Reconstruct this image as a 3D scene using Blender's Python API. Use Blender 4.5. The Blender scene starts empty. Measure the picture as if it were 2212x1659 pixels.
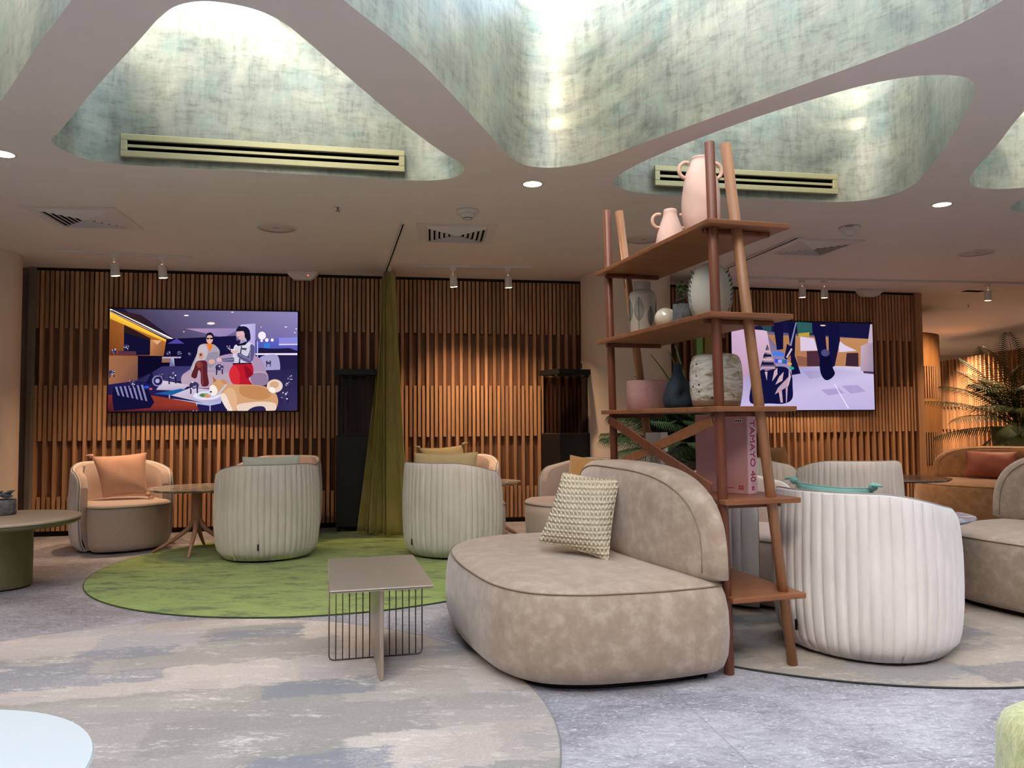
import bpy, bmesh, math, random
from mathutils import Vector, Matrix, geometry
random.seed(7)
PI = math.pi
S = bpy.context.scene
COL = S.collection
ZC = 2.755            # ceiling height
HR = math.radians

# ------------------------------------------------------------------ materials
def lin(c):
    if isinstance(c, str):
        c = c.lstrip('#'); c = [int(c[i:i+2], 16)/255 for i in (0, 2, 4)]
    elif max(c) > 1.0: c = [v/255 for v in c]
    return tuple((v/12.92 if v <= .04045 else ((v+.055)/1.055)**2.4) for v in c) + (1.0,)

class NT:
    def __init__(s, name):
        s.m = bpy.data.materials.new(name); s.m.use_nodes = True
        s.t = s.m.node_tree; s.t.nodes.clear()
        s.out = s.n('ShaderNodeOutputMaterial')
    def n(s, typ, **kw):
        nd = s.t.nodes.new(typ)
        for k, v in kw.items():
            if k in nd.inputs: nd.inputs[k].default_value = v
            else: setattr(nd, k, v)
        return nd
    def l(s, a, b): s.t.links.new(a, b)
    def coord(s, scale=(1, 1, 1), rot=(0, 0, 0), out='Object'):
        c = s.n('ShaderNodeTexCoord'); mp = s.n('ShaderNodeMapping')
        mp.inputs['Scale'].default_value = scale; mp.inputs['Rotation'].default_value = rot
        s.l(c.outputs[out], mp.inputs['Vector']); return mp.outputs['Vector']
    def noise(s, vec, scale=5, detail=4, rough=.6, dist=0):
        nd = s.n('ShaderNodeTexNoise'); nd.inputs['Scale'].default_value = scale
        nd.inputs['Detail'].default_value = detail; nd.inputs['Roughness'].default_value = rough
        nd.inputs['Distortion'].default_value = dist
        s.l(vec, nd.inputs['Vector']); return nd
    def ramp(s, fac, stops, interp='LINEAR'):
        r = s.n('ShaderNodeValToRGB'); e = r.color_ramp.elements; r.color_ramp.interpolation = interp
        while len(e) < len(stops): e.new(.5)
        for k, (p, c) in enumerate(stops): e[k].position = p; e[k].color = lin(c) if not isinstance(c, float) else (c, c, c, 1)
        s.l(fac, r.inputs['Fac']); return r.outputs['Color']
    def mix(s, fac, a, b, blend='MIX'):
        x = s.n('ShaderNodeMix', data_type='RGBA', blend_type=blend)
        def put(v, i):
            if hasattr(v, 'is_output'): s.l(v, x.inputs[i])
            elif isinstance(v, (int, float)): x.inputs[i].default_value = v
            else: x.inputs[i].default_value = lin(v) if len(v) != 4 or isinstance(v, str) else v
        put(fac, 0); put(a, 6); put(b, 7); return x.outputs[2]
    def bsdf(s, color, rough=.6, metal=0., spec=.5, bump=None, bstr=.3, bdist=.01, sheen=0., coat=0.):
        b = s.n('ShaderNodeBsdfPrincipled')
        if hasattr(color, 'is_output'): s.l(color, b.inputs['Base Color'])
        else: b.inputs['Base Color'].default_value = lin(color)
        if hasattr(rough, 'is_output'): s.l(rough, b.inputs['Roughness'])
        else: b.inputs['Roughness'].default_value = rough
        b.inputs['Metallic'].default_value = metal
        b.inputs['Specular IOR Level'].default_value = spec
        b.inputs['Sheen Weight'].default_value = sheen
        b.inputs['Coat Weight'].default_value = coat
        if bump is not None:
            bp = s.n('ShaderNodeBump'); bp.inputs['Strength'].default_value = bstr; bp.inputs['Distance'].default_value = bdist
            s.l(bump, bp.inputs['Height']); s.l(bp.outputs[0], b.inputs['Normal'])
        s.l(b.outputs[0], s.out.inputs[0]); s.b = b
        return s.m

def plain(name, c, rough=.6, metal=0., spec=.5, var=.0, scale=8, bump=0., bscale=60, sheen=0., coat=0.):
    t = NT(name); v = t.coord()
    col = c
    if var:
        n = t.noise(v, scale, 4)
        cc = lin(c)
        d = t.ramp(n.outputs['Fac'], [(.3, 1-var), (.7, 1+var)])
        x = t.n('ShaderNodeMix', data_type='RGBA', blend_type='MULTIPLY'); x.inputs[0].default_value = 1
        x.inputs[6].default_value = cc; t.l(d, x.inputs[7]); col = x.outputs[2]
    bn = None
    if bump: bn = t.noise(v, bscale, 3).outputs['Fac']
    return t.bsdf(col, rough, metal, spec, bn, bump, .004, sheen, coat)

def emit(name, c, st):
    t = NT(name); e = t.n('ShaderNodeEmission'); e.inputs[0].default_value = lin(c); e.inputs[1].default_value = st
    t.l(e.outputs[0], t.out.inputs[0]); return t.m

def wood(name, c1, c2, axis=2, scale=6, rough=.45, island=False, knots=False):
    t = NT(name)
    sc = [scale*3, scale*3, scale*3]; sc[axis] = scale*.18
    v = t.coord(tuple(sc))
    n = t.noise(v, 1.0, 6, .65, 1.2)
    col = t.ramp(n.outputs['Fac'], [(.25, c1), (.75, c2)])
    if island:
        g = t.n('ShaderNodeNewGeometry')
        br = t.ramp(g.outputs['Random Per Island'], [(0, .72), (.5, 1.0), (1, 1.22)])
        col = t.mix(1.0, col, br, 'MULTIPLY')
    return t.bsdf(col, rough, 0, .4, n.outputs['Fac'], .12, .003)

def wallpaper():
    t = NT('mottled_wallpaper')
    v1 = t.coord((1, 1, 1)); 
    big = t.noise(v1, 2.2, 6, .62, .4)
    v2 = t.coord((13, 13, 2.6)); st = t.noise(v2, 1.6, 8, .74, .6)
    v3 = t.coord((4, 4, 14)); hz = t.noise(v3, 1.7, 7, .74, .5)
    base = t.ramp(big.outputs['Fac'], [(.28, '#6d7264'), (.45, '#8e9080'), (.6, '#a29f8c'), (.78, '#b6b19c')])
    m = t.n('ShaderNodeMath', operation='MULTIPLY'); t.l(st.outputs['Fac'], m.inputs[0]); t.l(hz.outputs['Fac'], m.inputs[1])
    dk = t.ramp(m.outputs[0], [(.12, .50), (.24, .95), (.40, 1.18)])
    col = t.mix(1.0, base, dk, 'MULTIPLY')
    teal = t.noise(v1, 3.1, 5, .65, .3); tf = t.ramp(teal.outputs['Fac'], [(.54, .0), (.72, .36)])
    col = t.mix(tf, col, '#7fa39a')
    pk = t.noise(t.coord((3, 3, 5)), 2.3, 6, .7); pf = t.ramp(pk.outputs['Fac'], [(.60, .0), (.72, .40)])
    col = t.mix(pf, col, '#a88f80')
    return t.bsdf(col, .40, .34, .5, m.outputs[0], .03, .006)

def leather(name, c0, c1, c2):
    t = NT(name); v = t.coord()
    n = t.noise(v, 13, 6, .66, .15)
    col = t.ramp(n.outputs['Fac'], [(.32, c0), (.5, c1), (.64, c2)])
    f = t.noise(v, 160, 3)
    return t.bsdf(col, .62, 0, .35, f.outputs['Fac'], .08, .003, .5)

def velvet(name, c0, c1):
    t = NT(name); v = t.coord((1, 1, .35))
    n = t.noise(v, 9, 5, .6)
    col = t.ramp(n.outputs['Fac'], [(.3, c0), (.7, c1)])
    return t.bsdf(col, .75, 0, .25, t.noise(t.coord(), 220, 2).outputs['Fac'], .06, .002, .5)

def weave(name, c0, c1, sc=260, bs=.2):
    t = NT(name); v = t.coord()
    n = t.noise(v, sc, 2, .5); col = t.ramp(n.outputs['Fac'], [(.35, c0), (.65, c1)])
    return t.bsdf(col, .85, 0, .2, n.outputs['Fac'], bs, .002, .3)

def floor_mat():
    t = NT('grey_stone_vinyl')
    n1 = t.noise(t.coord((.9, 1.1, 1), (0, 0, .35)), 1.3, 6, .62, .6)
    n2 = t.noise(t.coord((5, 11, 1), (0, 0, .45)), 1.5, 8, .74, 1.6)
    n3 = t.noise(t.coord((16, 30, 1), (0, 0, .5)), 1.6, 6, .75, 2.2)
    a = t.ramp(n1.outputs['Fac'], [(.30, '#78747b'), (.44, '#9b989e'), (.58, '#b3b1b6'), (.75, '#bfbdc1')])
    b = t.ramp(n2.outputs['Fac'], [(.30, .55), (.46, .92), (.56, 1.06), (.70, 1.28)])
    col = t.mix(1.0, a, b, 'MULTIPLY')
    ve = t.ramp(n3.outputs['Fac'], [(.54, .0), (.62, .9)])
    col = t.mix(ve, col, '#e2e1e6')
    dk = t.ramp(n3.outputs['Fac'], [(.34, .65), (.45, .0)])
    col = t.mix(dk, col, '#5f5a60')
    br = t.n('ShaderNodeTexBrick', Scale=1.0); t.l(t.coord((.42, .42, 1), (0, 0, -.16)), br.inputs['Vector'])
    br.inputs['Color1'].default_value = (1, 1, 1, 1); br.inputs['Color2'].default_value = (.82, .82, .83, 1)
    br.inputs['Mortar'].default_value = (.66, .66, .68, 1); br.inputs['Mortar Size'].default_value = .0018
    br.inputs['Brick Width'].default_value = 1.0; br.inputs['Row Height'].default_value = .5
    col = t.mix(1.0, col, br.outputs['Color'], 'MULTIPLY')
    rg = t.ramp(n2.outputs['Fac'], [(.3, .46), (.7, .30)])
    return t.bsdf(col, rg, 0, .5, n2.outputs['Fac'], .08, .004)

def green_rug_mat():
    t = NT('mottled_green_carpet')
    n = t.noise(t.coord((1.6, 4.6, 1), (0, 0, .14)), 1.7, 10, .78, .3)
    n2 = t.noise(t.coord((10, 26, 1), (0, 0, .14)), 1.5, 6, .75)
    ad = t.n('ShaderNodeMath', operation='MULTIPLY_ADD'); t.l(n2.outputs['Fac'], ad.inputs[0]); ad.inputs[1].default_value = .45; t.l(n.outputs['Fac'], ad.inputs[2])
    col = t.ramp(ad.outputs[0], [(.52, '#3d4a26'), (.64, '#5d7236'), (.70, '#839a48'), (.84, '#95ab52')])
    sp = t.noise(t.coord(), 190, 3, .6); sv = t.ramp(sp.outputs['Fac'], [(.3, .70), (.7, 1.2)])
    col = t.mix(1.0, col, sv, 'MULTIPLY')
    return t.bsdf(col, .95, 0, .1, sp.outputs['Fac'], .6, .006, .3)

def grey_rug_mat(name='patchwork_grey_carpet', tint=None):
    t = NT(name)
    RT = (0, 0, -.24)
    dn = t.noise(t.coord((4, 14, 1), RT), 1.5, 8, .8)
    sb = t.n('ShaderNodeVectorMath', operation='SUBTRACT'); t.l(dn.outputs['Color'], sb.inputs[0]); sb.inputs[1].default_value = (.5, .5, .5)
    ds = t.n('ShaderNodeVectorMath', operation='SCALE'); t.l(sb.outputs[0], ds.inputs[0]); ds.inputs['Scale'].default_value = .26
    def bricks(w, h, off, shift):
        base = t.coord((1, 1, 1), RT); ad = t.n('ShaderNodeVectorMath', operation='ADD'); t.l(base, ad.inputs[0]); t.l(ds.outputs[0], ad.inputs[1])
        a2 = t.n('ShaderNodeVectorMath', operation='ADD'); t.l(ad.outputs[0], a2.inputs[0]); a2.inputs[1].default_value = shift
        b = t.n('ShaderNodeTexBrick', offset=off, offset_frequency=2); t.l(a2.outputs[0], b.inputs['Vector'])
        b.inputs['Color1'].default_value = (0, 0, 0, 1); b.inputs['Color2'].default_value = (1, 1, 1, 1)
        b.inputs['Mortar Size'].default_value = 0; b.inputs['Scale'].default_value = 1
        b.inputs['Brick Width'].default_value = w; b.inputs['Row Height'].default_value = h
        return b.outputs['Color']
    c1 = t.ramp(bricks(.52, .34, .37, (.1, .2, 0)), [(0, '#8d8880'), (.3, '#a89e94'), (.55, '#b5a89c'), (.8, '#beb2a6'), (1, '#95949a')])
    c2 = t.ramp(bricks(.37, .16, .61, (.33, .05, 0)), [(0, .88), (.5, 1.0), (1, 1.07)])
    col = t.mix(1.0, c1, c2, 'MULTIPLY')
    sp = t.noise(t.coord(), 150, 4, .75); fine = t.noise(t.coord((18, 40, 1), RT), 1.6, 5, .75)
    bl = t.ramp(bricks(.47, .19, .29, (.2, .11, 0)), [(.76, .0), (.80, .9)])
    bs = t.ramp(sp.outputs['Fac'], [(.40, .25), (.58, 1.0)])
    mm = t.n('ShaderNodeMath', operation='MULTIPLY'); t.l(bl, mm.inputs[0]); t.l(bs, mm.inputs[1])
    col = t.mix(mm.outputs[0], col, '#6c7280')
    crn = t.noise(t.coord((1.3, 4.2, 1), RT), 1.9, 9, .78)
    m2 = t.n('ShaderNodeMath', operation='MULTIPLY_ADD'); t.l(fine.outputs['Fac'], m2.inputs[0]); m2.inputs[1].default_value = .5; t.l(crn.outputs['Fac'], m2.inputs[2])
    cf = t.ramp(m2.outputs[0], [(.80, .0), (.90, .75)])
    col = t.mix(cf, col, '#d6cdc0')
    sv = t.ramp(sp.outputs['Fac'], [(.3, .78), (.7, 1.16)])
    col = t.mix(1.0, col, sv, 'MULTIPLY')
    if tint: col = t.mix(.55, col, tint, 'MULTIPLY')
    return t.bsdf(col, .95, 0, .1, sp.outputs['Fac'], .6, .006, .25)

def marble(name, c0, c1, c2, rough=.22):
    t = NT(name); v = t.coord((1, 1, 1), (.3, .2, .7))
    n = t.noise(v, 4, 8, .7, 2.2)
    col = t.ramp(n.outputs['Fac'], [(.32, c0), (.5, c1), (.62, c2), (.66, c0), (.8, c1)])
    return t.bsdf(col, rough, 0, .5)

def speckle_ceramic():
    t = NT('speckled_glaze'); v = t.coord((1, 1, 3.2))
    n = t.noise(v, 9, 7, .7, .8)
    col = t.ramp(n.outputs['Fac'], [(.34, '#6e573c'), (.44, '#a8967a'), (.53, '#d2cdbf'), (.72, '#e6e4da')])
    vo = t.n('ShaderNodeTexVoronoi'); vo.inputs['Scale'].default_value = 24; t.l(t.coord(), vo.inputs['Vector'])
    s = t.ramp(vo.outputs['Distance'], [(.13, 1.0), (.18, .0)])
    col = t.mix(s, col, '#2e2a28')
    sx = t.n('ShaderNodeSeparateXYZ'); t.l(t.coord(), sx.inputs[0])
    lo = t.ramp(sx.outputs['Z'], [(.028, 1.0), (.036, .0)])
    col = t.mix(lo, col, '#8a6f56')
    return t.bsdf(col, .3, 0, .5, n.outputs['Fac'], .1, .004)

def pink_terra():
    t = NT('pitted_pink_ceramic'); v = t.coord((1, 1, 2))
    n = t.noise(v, 45, 4, .7, 1.5)
    col = t.ramp(n.outputs['Fac'], [(.30, '#7d5a58'), (.38, '#bf9390'), (.7, '#c99e9a')])
    return t.bsdf(col, .8, 0, .3, n.outputs['Fac'], .25, .004)

def glassm(name='clear_glass', tint=(1, 1, 1, 1), refl=.06, haze=0.):
    t = NT(name)
    tr = t.n('ShaderNodeBsdfTransparent'); tr.inputs[0].default_value = tint
    g = t.n('ShaderNodeBsdfGlossy'); g.inputs['Roughness'].default_value = .03
    fr = t.n('ShaderNodeMixShader'); fr.inputs[0].default_value = refl
    t.l(tr.outputs[0], fr.inputs[1]); t.l(g.outputs[0], fr.inputs[2]); t.l(fr.outputs[0], t.out.inputs[0])
    return t.m

def screen_mat(name, strength):
    t = NT(name); a = t.n('ShaderNodeVertexColor', layer_name='picture')
    e = t.n('ShaderNodeEmission'); e.inputs[1].default_value = strength
    t.l(a.outputs['Color'], e.inputs[0]); t.l(e.outputs[0], t.out.inputs[0]); return t.m

def woven_mat():
    t = NT('woven_straw'); v = t.coord((1, 1, 1))
    def wv(sc, rot, dist):
        w = t.n('ShaderNodeTexWave', wave_type='BANDS', bands_direction='Z'); w.inputs['Scale'].default_value = sc; w.inputs['Distortion'].default_value = dist
        w.inputs['Detail Scale'].default_value = 4; t.l(t.coord((1, 1, 1), rot), w.inputs['Vector']); return w.outputs['Fac']
    a = wv(13, (0, 0, 0), .8); b = wv(19, (0, .95, 0), .6); c = wv(19, (0, -.95, 0), .6)
    m1 = t.n('ShaderNodeMath', operation='MULTIPLY'); t.l(b, m1.inputs[0]); t.l(c, m1.inputs[1])
    m2 = t.n('ShaderNodeMath', operation='MULTIPLY_ADD'); t.l(a, m2.inputs[0]); m2.inputs[1].default_value = .55; t.l(m1.outputs[0], m2.inputs[2])
    col = t.ramp(m2.outputs[0], [(.10, '#9e8f74'), (.45, '#c0b397'), (.95, '#dacfb8')])
    return t.bsdf(col, .8, 0, .3, m2.outputs[0], .8, .008)

def slate_pot():
    t = NT('grey_stone_pot'); v = t.coord((1, 1, .6)); n = t.noise(v, 30, 5, .65)
    return t.bsdf(t.ramp(n.outputs['Fac'], [(.3, '#4a4b4e'), (.7, '#808286')]), .8, 0, .2, n.outputs['Fac'], .4, .006)

MT = {}
MT['ceiling'] = plain('ceiling_paint', '#e4d9d0', .85, 0, .2, .02, 2, .05, 120)
MT['wallpaper'] = wallpaper()
MT['floor'] = floor_mat()
MT['green'] = green_rug_mat(); MT['grey'] = grey_rug_mat()
MT['oak'] = wood('oak_slats', '#946b4c', '#c0956f', 2, 6, .5, True)
MT['oakback'] = wood('oak_backing', '#63422e', '#7e5840', 2, 5, .6)
MT['oakdark'] = plain('dark_gap', '#1c100b', .9)
MT['panel'] = wood('oak_panel', '#8f6238', '#b07d4c', 2, 3, .5)
MT['cream'] = plain('cream_plaster', '#dccbb9', .85, 0, .2, .02, 3)
MT['greypanel'] = plain('grey_sheer_panel', '#8b8078', .8, 0, .2, .08, 6)
MT['trim'] = plain('grey_metal_trim', '#a19e96', .4, .5)
MT['gold'] = plain('pale_brass', '#c0b78c', .38, .55, .5, .03, 20)
MT['black'] = plain('black_paint', '#0b0c10', .55)
MT['void'] = plain('recess_shade_black', '#040404', .9, 0, .05)  # near-black colour standing in for the shade inside vents and slots
MT['white'] = plain('white_plastic', '#d6cfca', .5)
MT['grille'] = plain('white_grille', '#d8cfca', .55)
MT['spk'] = plain('speaker_mesh', '#cdc1bb', .8, 0, .2, .05, 300)
MT['shell'] = velvet('pleated_velvet', '#cfc8c2', '#dfd8d2')
MT['fabric'] = weave('blush_weave', '#b09c90', '#c8b5a9')
MT['pipe'] = plain('velvet_piping', '#8e8a82', .8)
MT['plinth'] = plain('black_plinth', '#0d0c0c', .8)
MT['leather'] = leather('taupe_nubuck', '#94806c', '#a18d79', '#b09e8b')
MT['tan'] = leather('tan_nubuck', '#8a6440', '#99724a', '#a88058')
MT['seam'] = plain('seam_thread', '#85745f', .8)
MT['bronze'] = plain('bronze_lacquer', '#a89b8a', .30, .45, .5, .04, 10)
MT['bronzew'] = plain('bronze_wire', '#6d6052', .4, .6)
MT['pinkmetal'] = plain('pink_metal', '#c2907c', .5, .1)
MT['marble'] = marble('grey_marble', '#6f6a66', '#8d8680', '#bdb4ac')
MT['bluemarble'] = marble('blue_grey_marble', '#5f7286', '#8296a8', '#c4d0da')
MT['darkmarble'] = marble('dark_marble', '#383634', '#55504c', '#8a847e')
MT['olive'] = plain('olive_metal', '#6f6848', .45, .35, .5, .04, 12)
MT['taupe'] = plain('taupe_tabletop', '#b5a594', .45)
MT['pale'] = plain('pale_tabletop', '#b9bdb9', .35)
MT['curtain'] = velvet('olive_velvet', '#948748', '#aa9c58')
MT['redwood'] = wood('mahogany', '#562c1b', '#7c452d', 2, 4, .4)
MT['redwoodx'] = wood('mahogany_boards', '#71432a', '#9c6640', 1, 4, .38)
MT['lightwood'] = wood('light_walnut', '#8a5c3c', '#b07f58', 2, 4, .42)
MT['pinkjug'] = plain('pink_clay', '#d4b0a2', .75, 0, .3, .05, 14, .15, 30)
MT['pinkloop'] = plain('pink_clay_handle', '#c9a48e', .75, 0, .3, .04, 14)
MT['stoneware'] = plain('cream_stoneware', '#b8b1a2', .7, 0, .3, .06, 30, .1, 90)
MT['leafprint'] = plain('etched_leaf', '#5e665f', .8)
MT['pearl'] = plain('pearl_shell', '#d8cdb8', .18, .1, .6, .12, 16, 0, 10, 0, .6)
MT['slate'] = slate_pot()
MT['whitevase'] = plain('white_ribbed_clay', '#c9c6b8', .7, 0, .3, .05, 20, .1, 60)
MT['leaffin'] = plain('dark_leaf_relief', '#5b625e', .8)
MT['pinkpot'] = pink_terra(); MT['speckle'] = speckle_ceramic()
MT['inkvase'] = plain('blue_black_clay', '#2b3740', .7, 0, .35, .1, 14)
MT['bookpink'] = plain('pink_cloth_cover', '#bf8d8c', .8, 0, .2, .04, 40, .1, 300)
MT['bookspine'] = plain('pale_pink_spine', '#e0b7c0', .7)
MT['page'] = plain('book_pages', '#d9d2c4', .9)
MT['redink'] = plain('crimson_ink', '#b0203a', .7)
MT['bookwhite'] = plain('white_cover', '#e8e6e2', .6, 0, .3, .06, 14)
MT['ink'] = plain('black_ink', '#2a2725', .8)
MT['gilt'] = plain('ochre_ink', '#77683c', .7)
MT['sprig'] = plain('green_succulent', '#5f7f58', .6)
MT['succ'] = plain('blue_grey_succulent', '#6d7680', .6, 0, .4, .12, 20)
MT['twig'] = plain('brown_twig', '#57463c', .8)
MT['palm'] = plain('palm_green', '#2f4526', .5, 0, .4, .15, 6)
MT['palmwarm'] = plain('palm_dark_green', '#33401f', .5, 0, .4, .15, 6)
MT['strap'] = plain('strap_leaf', '#4f6a2c', .5, 0, .4, .1, 6)
MT['potgrey'] = plain('grey_green_planter', '#8a8674', .8, 0, .2, .05, 8)
MT['soil'] = plain('soil', '#2b2119', .95)
MT['peach'] = plain('peach_linen', '#cfa188', .85, 0, .2, .04, 10, .5, 14, .3)
MT['mint'] = plain('mint_linen', '#cdd4c6', .85, 0, .2, .04, 10, .4, 14, .3)
MT['olivec'] = plain('olive_cushion', '#b8a57c', .85, 0, .2, .05, 10, .4, 14, .3)
MT['sage'] = plain('sage_cushion', '#968a68', .85, 0, .2, .08, 10, .4, 14, .3)
MT['mustard'] = plain('mustard_plush', '#c79a5c', .9, 0, .2, .1, 30, .7, 90, .5)
MT['turq'] = plain('turquoise_linen', '#78aaa0', .85, 0, .2, .08, 12, .4, 20, .3)
MT['tanc'] = plain('camel_cushion', '#ad8050', .85, 0, .2, .06, 10, .4, 14, .3)
MT['whitec'] = plain('white_cushion', '#c9c4cc', .85, 0, .2, .04, 10, .3, 14)
MT['rust'] = plain('rust_satin', '#8f4f3c', .5, 0, .4, .1, 8, .3, 10, .3)
MT['lav'] = plain('lavender_cushion', '#a99db2', .85, 0, .2, .05, 10, .3, 14)
MT['woven'] = woven_mat()
def fuzz():
    t = NT('lime_boucle'); n = t.noise(t.coord((1, 1, .45)), 70, 4, .7)
    return t.bsdf(t.ramp(n.outputs['Fac'], [(.3, '#989a5c'), (.7, '#c6c78c')]), .95, 0, .1, n.outputs['Fac'], .8, .01, .5)
MT['fuzz'] = fuzz()
MT['rugedgeg'] = plain('rug_binding_green', '#3d4a2c', .95); MT['rugedgel'] = plain('rug_binding_grey', '#85817c', .95); MT['rugedge'] = plain('rug_binding', '#2f3133', .95)
MT['dimglass'] = glassm('dimming_roof_glass', (.62, .63, .62, 1), .03); MT['glass'] = glassm(); MT['towerglass'] = glassm('smoky_glass', (.62, .6, .6, 1), .012)  # roof glass tint is added to dim daylight in the visible shafts
MT['lamp'] = emit('warm_lamp_glow', '#ffcf98', 22.)
MT['led'] = emit('red_led', '#ff5030', 4.)
MT['redtext'] = plain('red_print', '#a8402f', .6)
MT['mullion'] = plain('white_mullion', '#c9cdd0', .5)

# ------------------------------------------------------------------ mesh helpers
class MB:
    def __init__(s): s.v = []; s.f = []; s.mi = []; s.sm = []; s.cur = 0
    def add(s, vs, fs, smooth=False):
        o = len(s.v); s.v += [tuple(v) for v in vs]
        for f in fs: s.f.append([i+o for i in f]); s.mi.append(s.cur); s.sm.append(smooth)
    def box(s, c, d, rot=None):
        c = Vector(c); h = Vector(d)*.5; R = rot or Matrix.Identity(3)
        vs = [c + R @ Vector((x*h.x, y*h.y, z*h.z)) for x in (-1, 1) for y in (-1, 1) for z in (-1, 1)]
        s.add(vs, [(0, 1, 3, 2), (4, 6, 7, 5), (0, 4, 5, 1), (2, 3, 7, 6), (0, 2, 6, 4), (1, 5, 7, 3)])
    def bar(s, a, b, w, h, up=(0, 0, 1)):
        a = Vector(a); b = Vector(b); d = (b-a); L = d.length; d.normalize()
        sd = d.cross(Vector(up)); sd = sd.normalized() if sd.length > 1e-4 else Vector((1, 0, 0)); u = sd.cross(d)
        s.box((a+b)/2, (L, w, h), Matrix((d, sd, u)).transposed())
    def tube(s, pts, r, n=10, closed=False, cap=True):
        pts = [Vector(p) for p in pts]; N = len(pts); rs = r if isinstance(r, (list, tuple)) else [r]*N
        vs = []; prev = None
        for i, p in enumerate(pts):
            a = pts[i-1] if (i or closed) else p; b = pts[(i+1) % N] if (i < N-1 or closed) else p
            t = (b-a); t = t.normalized() if t.length > 1e-9 else Vector((0, 0, 1))
            if prev is None:
                x = t.cross(Vector((0, 0, 1)));  x = x if x.length > .05 else t.cross(Vector((1, 0, 0)))
            else: x = prev - t*prev.dot(t)
            x.normalize(); prev = x; y = t.cross(x)
            for k in range(n):
                a2 = 2*PI*k/n; vs.append(p + (x*math.cos(a2)+y*math.sin(a2))*rs[i])
        fs = []
        for i in range(N if closed else N-1):
            j = (i+1) % N
            for k in range(n): fs.append((i*n+k, i*n+(k+1) % n, j*n+(k+1) % n, j*n+k))
        if cap and not closed: fs.append(list(range(n))[::-1]); fs.append([(N-1)*n+k for k in range(n)])
        s.add(vs, fs, True)
    def cyl(s, c, r, z0, z1, n=40, r1=None):
        s.lathe([(0, z0), (r, z0), (r if r1 is None else r1, z1), (0, z1)], c, n, False)
    def lathe(s, prof, c=(0, 0), n=40, smooth=True, warp=None):
        vs = []; fs = []; idx = []
        for (r, z) in prof:
            if r < 1e-6: idx.append([len(vs)]); vs.append((c[0], c[1], z))
            else:
                idx.append(list(range(len(vs), len(vs)+n)))
                for k in range(n):
                    a = 2*PI*k/n; rr = r*(warp(a, z) if warp else 1)
                    vs.append((c[0]+rr*math.cos(a), c[1]+rr*math.sin(a), z))
        for i in range(len(prof)-1):
            A, B = idx[i], idx[i+1]
            for k in range(n):
                k2 = (k+1) % n
                if len(A) == 1 and len(B) == 1: continue
                if len(A) == 1: fs.append((A[0], B[k2], B[k]))
                elif len(B) == 1: fs.append((A[k], A[k2], B[0]))
                else: fs.append((A[k], A[k2], B[k2], B[k]))
        s.add(vs, fs, smooth)
    def loops(s, L, smooth=True, cap0=True, cap1=True):
        n = len(L[0]); vs = [p for l in L for p in l]; fs = []
        for i in range(len(L)-1):
            for k in range(n): fs.append((i*n+k, i*n+(k+1) % n, (i+1)*n+(k+1) % n, (i+1)*n+k))
        if cap0: fs.append(list(range(n))[::-1])
        if cap1: fs.append([(len(L)-1)*n+k for k in range(n)])
        s.add(vs, fs, smooth)
    def grid(s, G, smooth=True):
        n = len(G[0]); vs = [p for r in G for p in r]
        fs = [(i*n+j, i*n+j+1, (i+1)*n+j+1, (i+1)*n+j) for i in range(len(G)-1) for j in range(n-1)]
        s.add(vs, fs, smooth)
    def build(s, name, mats, parent=None, loc=None, fix=True):
        me = bpy.data.meshes.new(name); me.from_pydata(s.v, [], s.f)
        if not isinstance(mats, (list, tuple)): mats = [mats]
        for m in mats: me.materials.append(m)
        me.polygons.foreach_set('material_index', s.mi); me.polygons.foreach_set('use_smooth', s.sm)
        me.update()
        if fix:
            b = bmesh.new(); b.from_mesh(me); bmesh.ops.recalc_face_normals(b, faces=b.faces); b.to_mesh(me); b.free()
        o = bpy.data.objects.new(name, me); COL.objects.link(o)
        if parent: o.parent = parent
        if loc is not None: o.location = loc
        return o

def bevel(o, w, seg=2, ang=35):
    m = o.modifiers.new('bevel', 'BEVEL'); m.width = w; m.segments = seg; m.limit_method = 'ANGLE'; m.angle_limit = HR(ang)
    return o
def subsurf(o, n=1):
    m = o.modifiers.new('smooth', 'SUBSURF'); m.levels = n; m.render_levels = n; return o
def tag(o, label, cat, group=None):
    o['label'] = label; o['category'] = cat
    if group: o['group'] = group
    return o
def thing(name, label, cat, loc=(0, 0, 0), rz=0., group=None):
    o = bpy.data.objects.new(name, None); COL.objects.link(o); o.empty_display_size = .1
    o.location = loc; o.rotation_euler = (0, 0, rz); return tag(o, label, cat, group)
def struct(o): o['kind'] = 'structure'; return o
def dup(root, loc, rz, label, group=None):
    r = root.copy(); COL.objects.link(r); r.location = loc; r.rotation_euler = (0, 0, rz); r['label'] = label
    if group: r['group'] = group
    for ch in list(root.children):
        c = ch.copy(); COL.objects.link(c); c.parent = r
        for g in list(ch.children):
            d = g.copy(); COL.objects.link(d); d.parent = c
    return r
def text(name, body, size, mat, parent, loc, rot, ext=.0006, sx=1., align='CENTER'):
    c = bpy.data.curves.new(name, 'FONT'); c.body = body; c.size = size; c.extrude = ext
    c.align_x = align; c.align_y = 'CENTER'
    tmp = bpy.data.objects.new(name, c); COL.objects.link(tmp); bpy.context.view_layer.update()
    me = bpy.data.meshes.new_from_object(tmp.evaluated_get(bpy.context.evaluated_depsgraph_get())); bpy.data.objects.remove(tmp)
    o = bpy.data.objects.new(name, me); COL.objects.link(o); me.materials.clear(); me.materials.append(mat)
    o.parent = parent; o.location = loc; o.rotation_euler = rot; o.scale = (sx, 1, 1); return o
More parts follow.
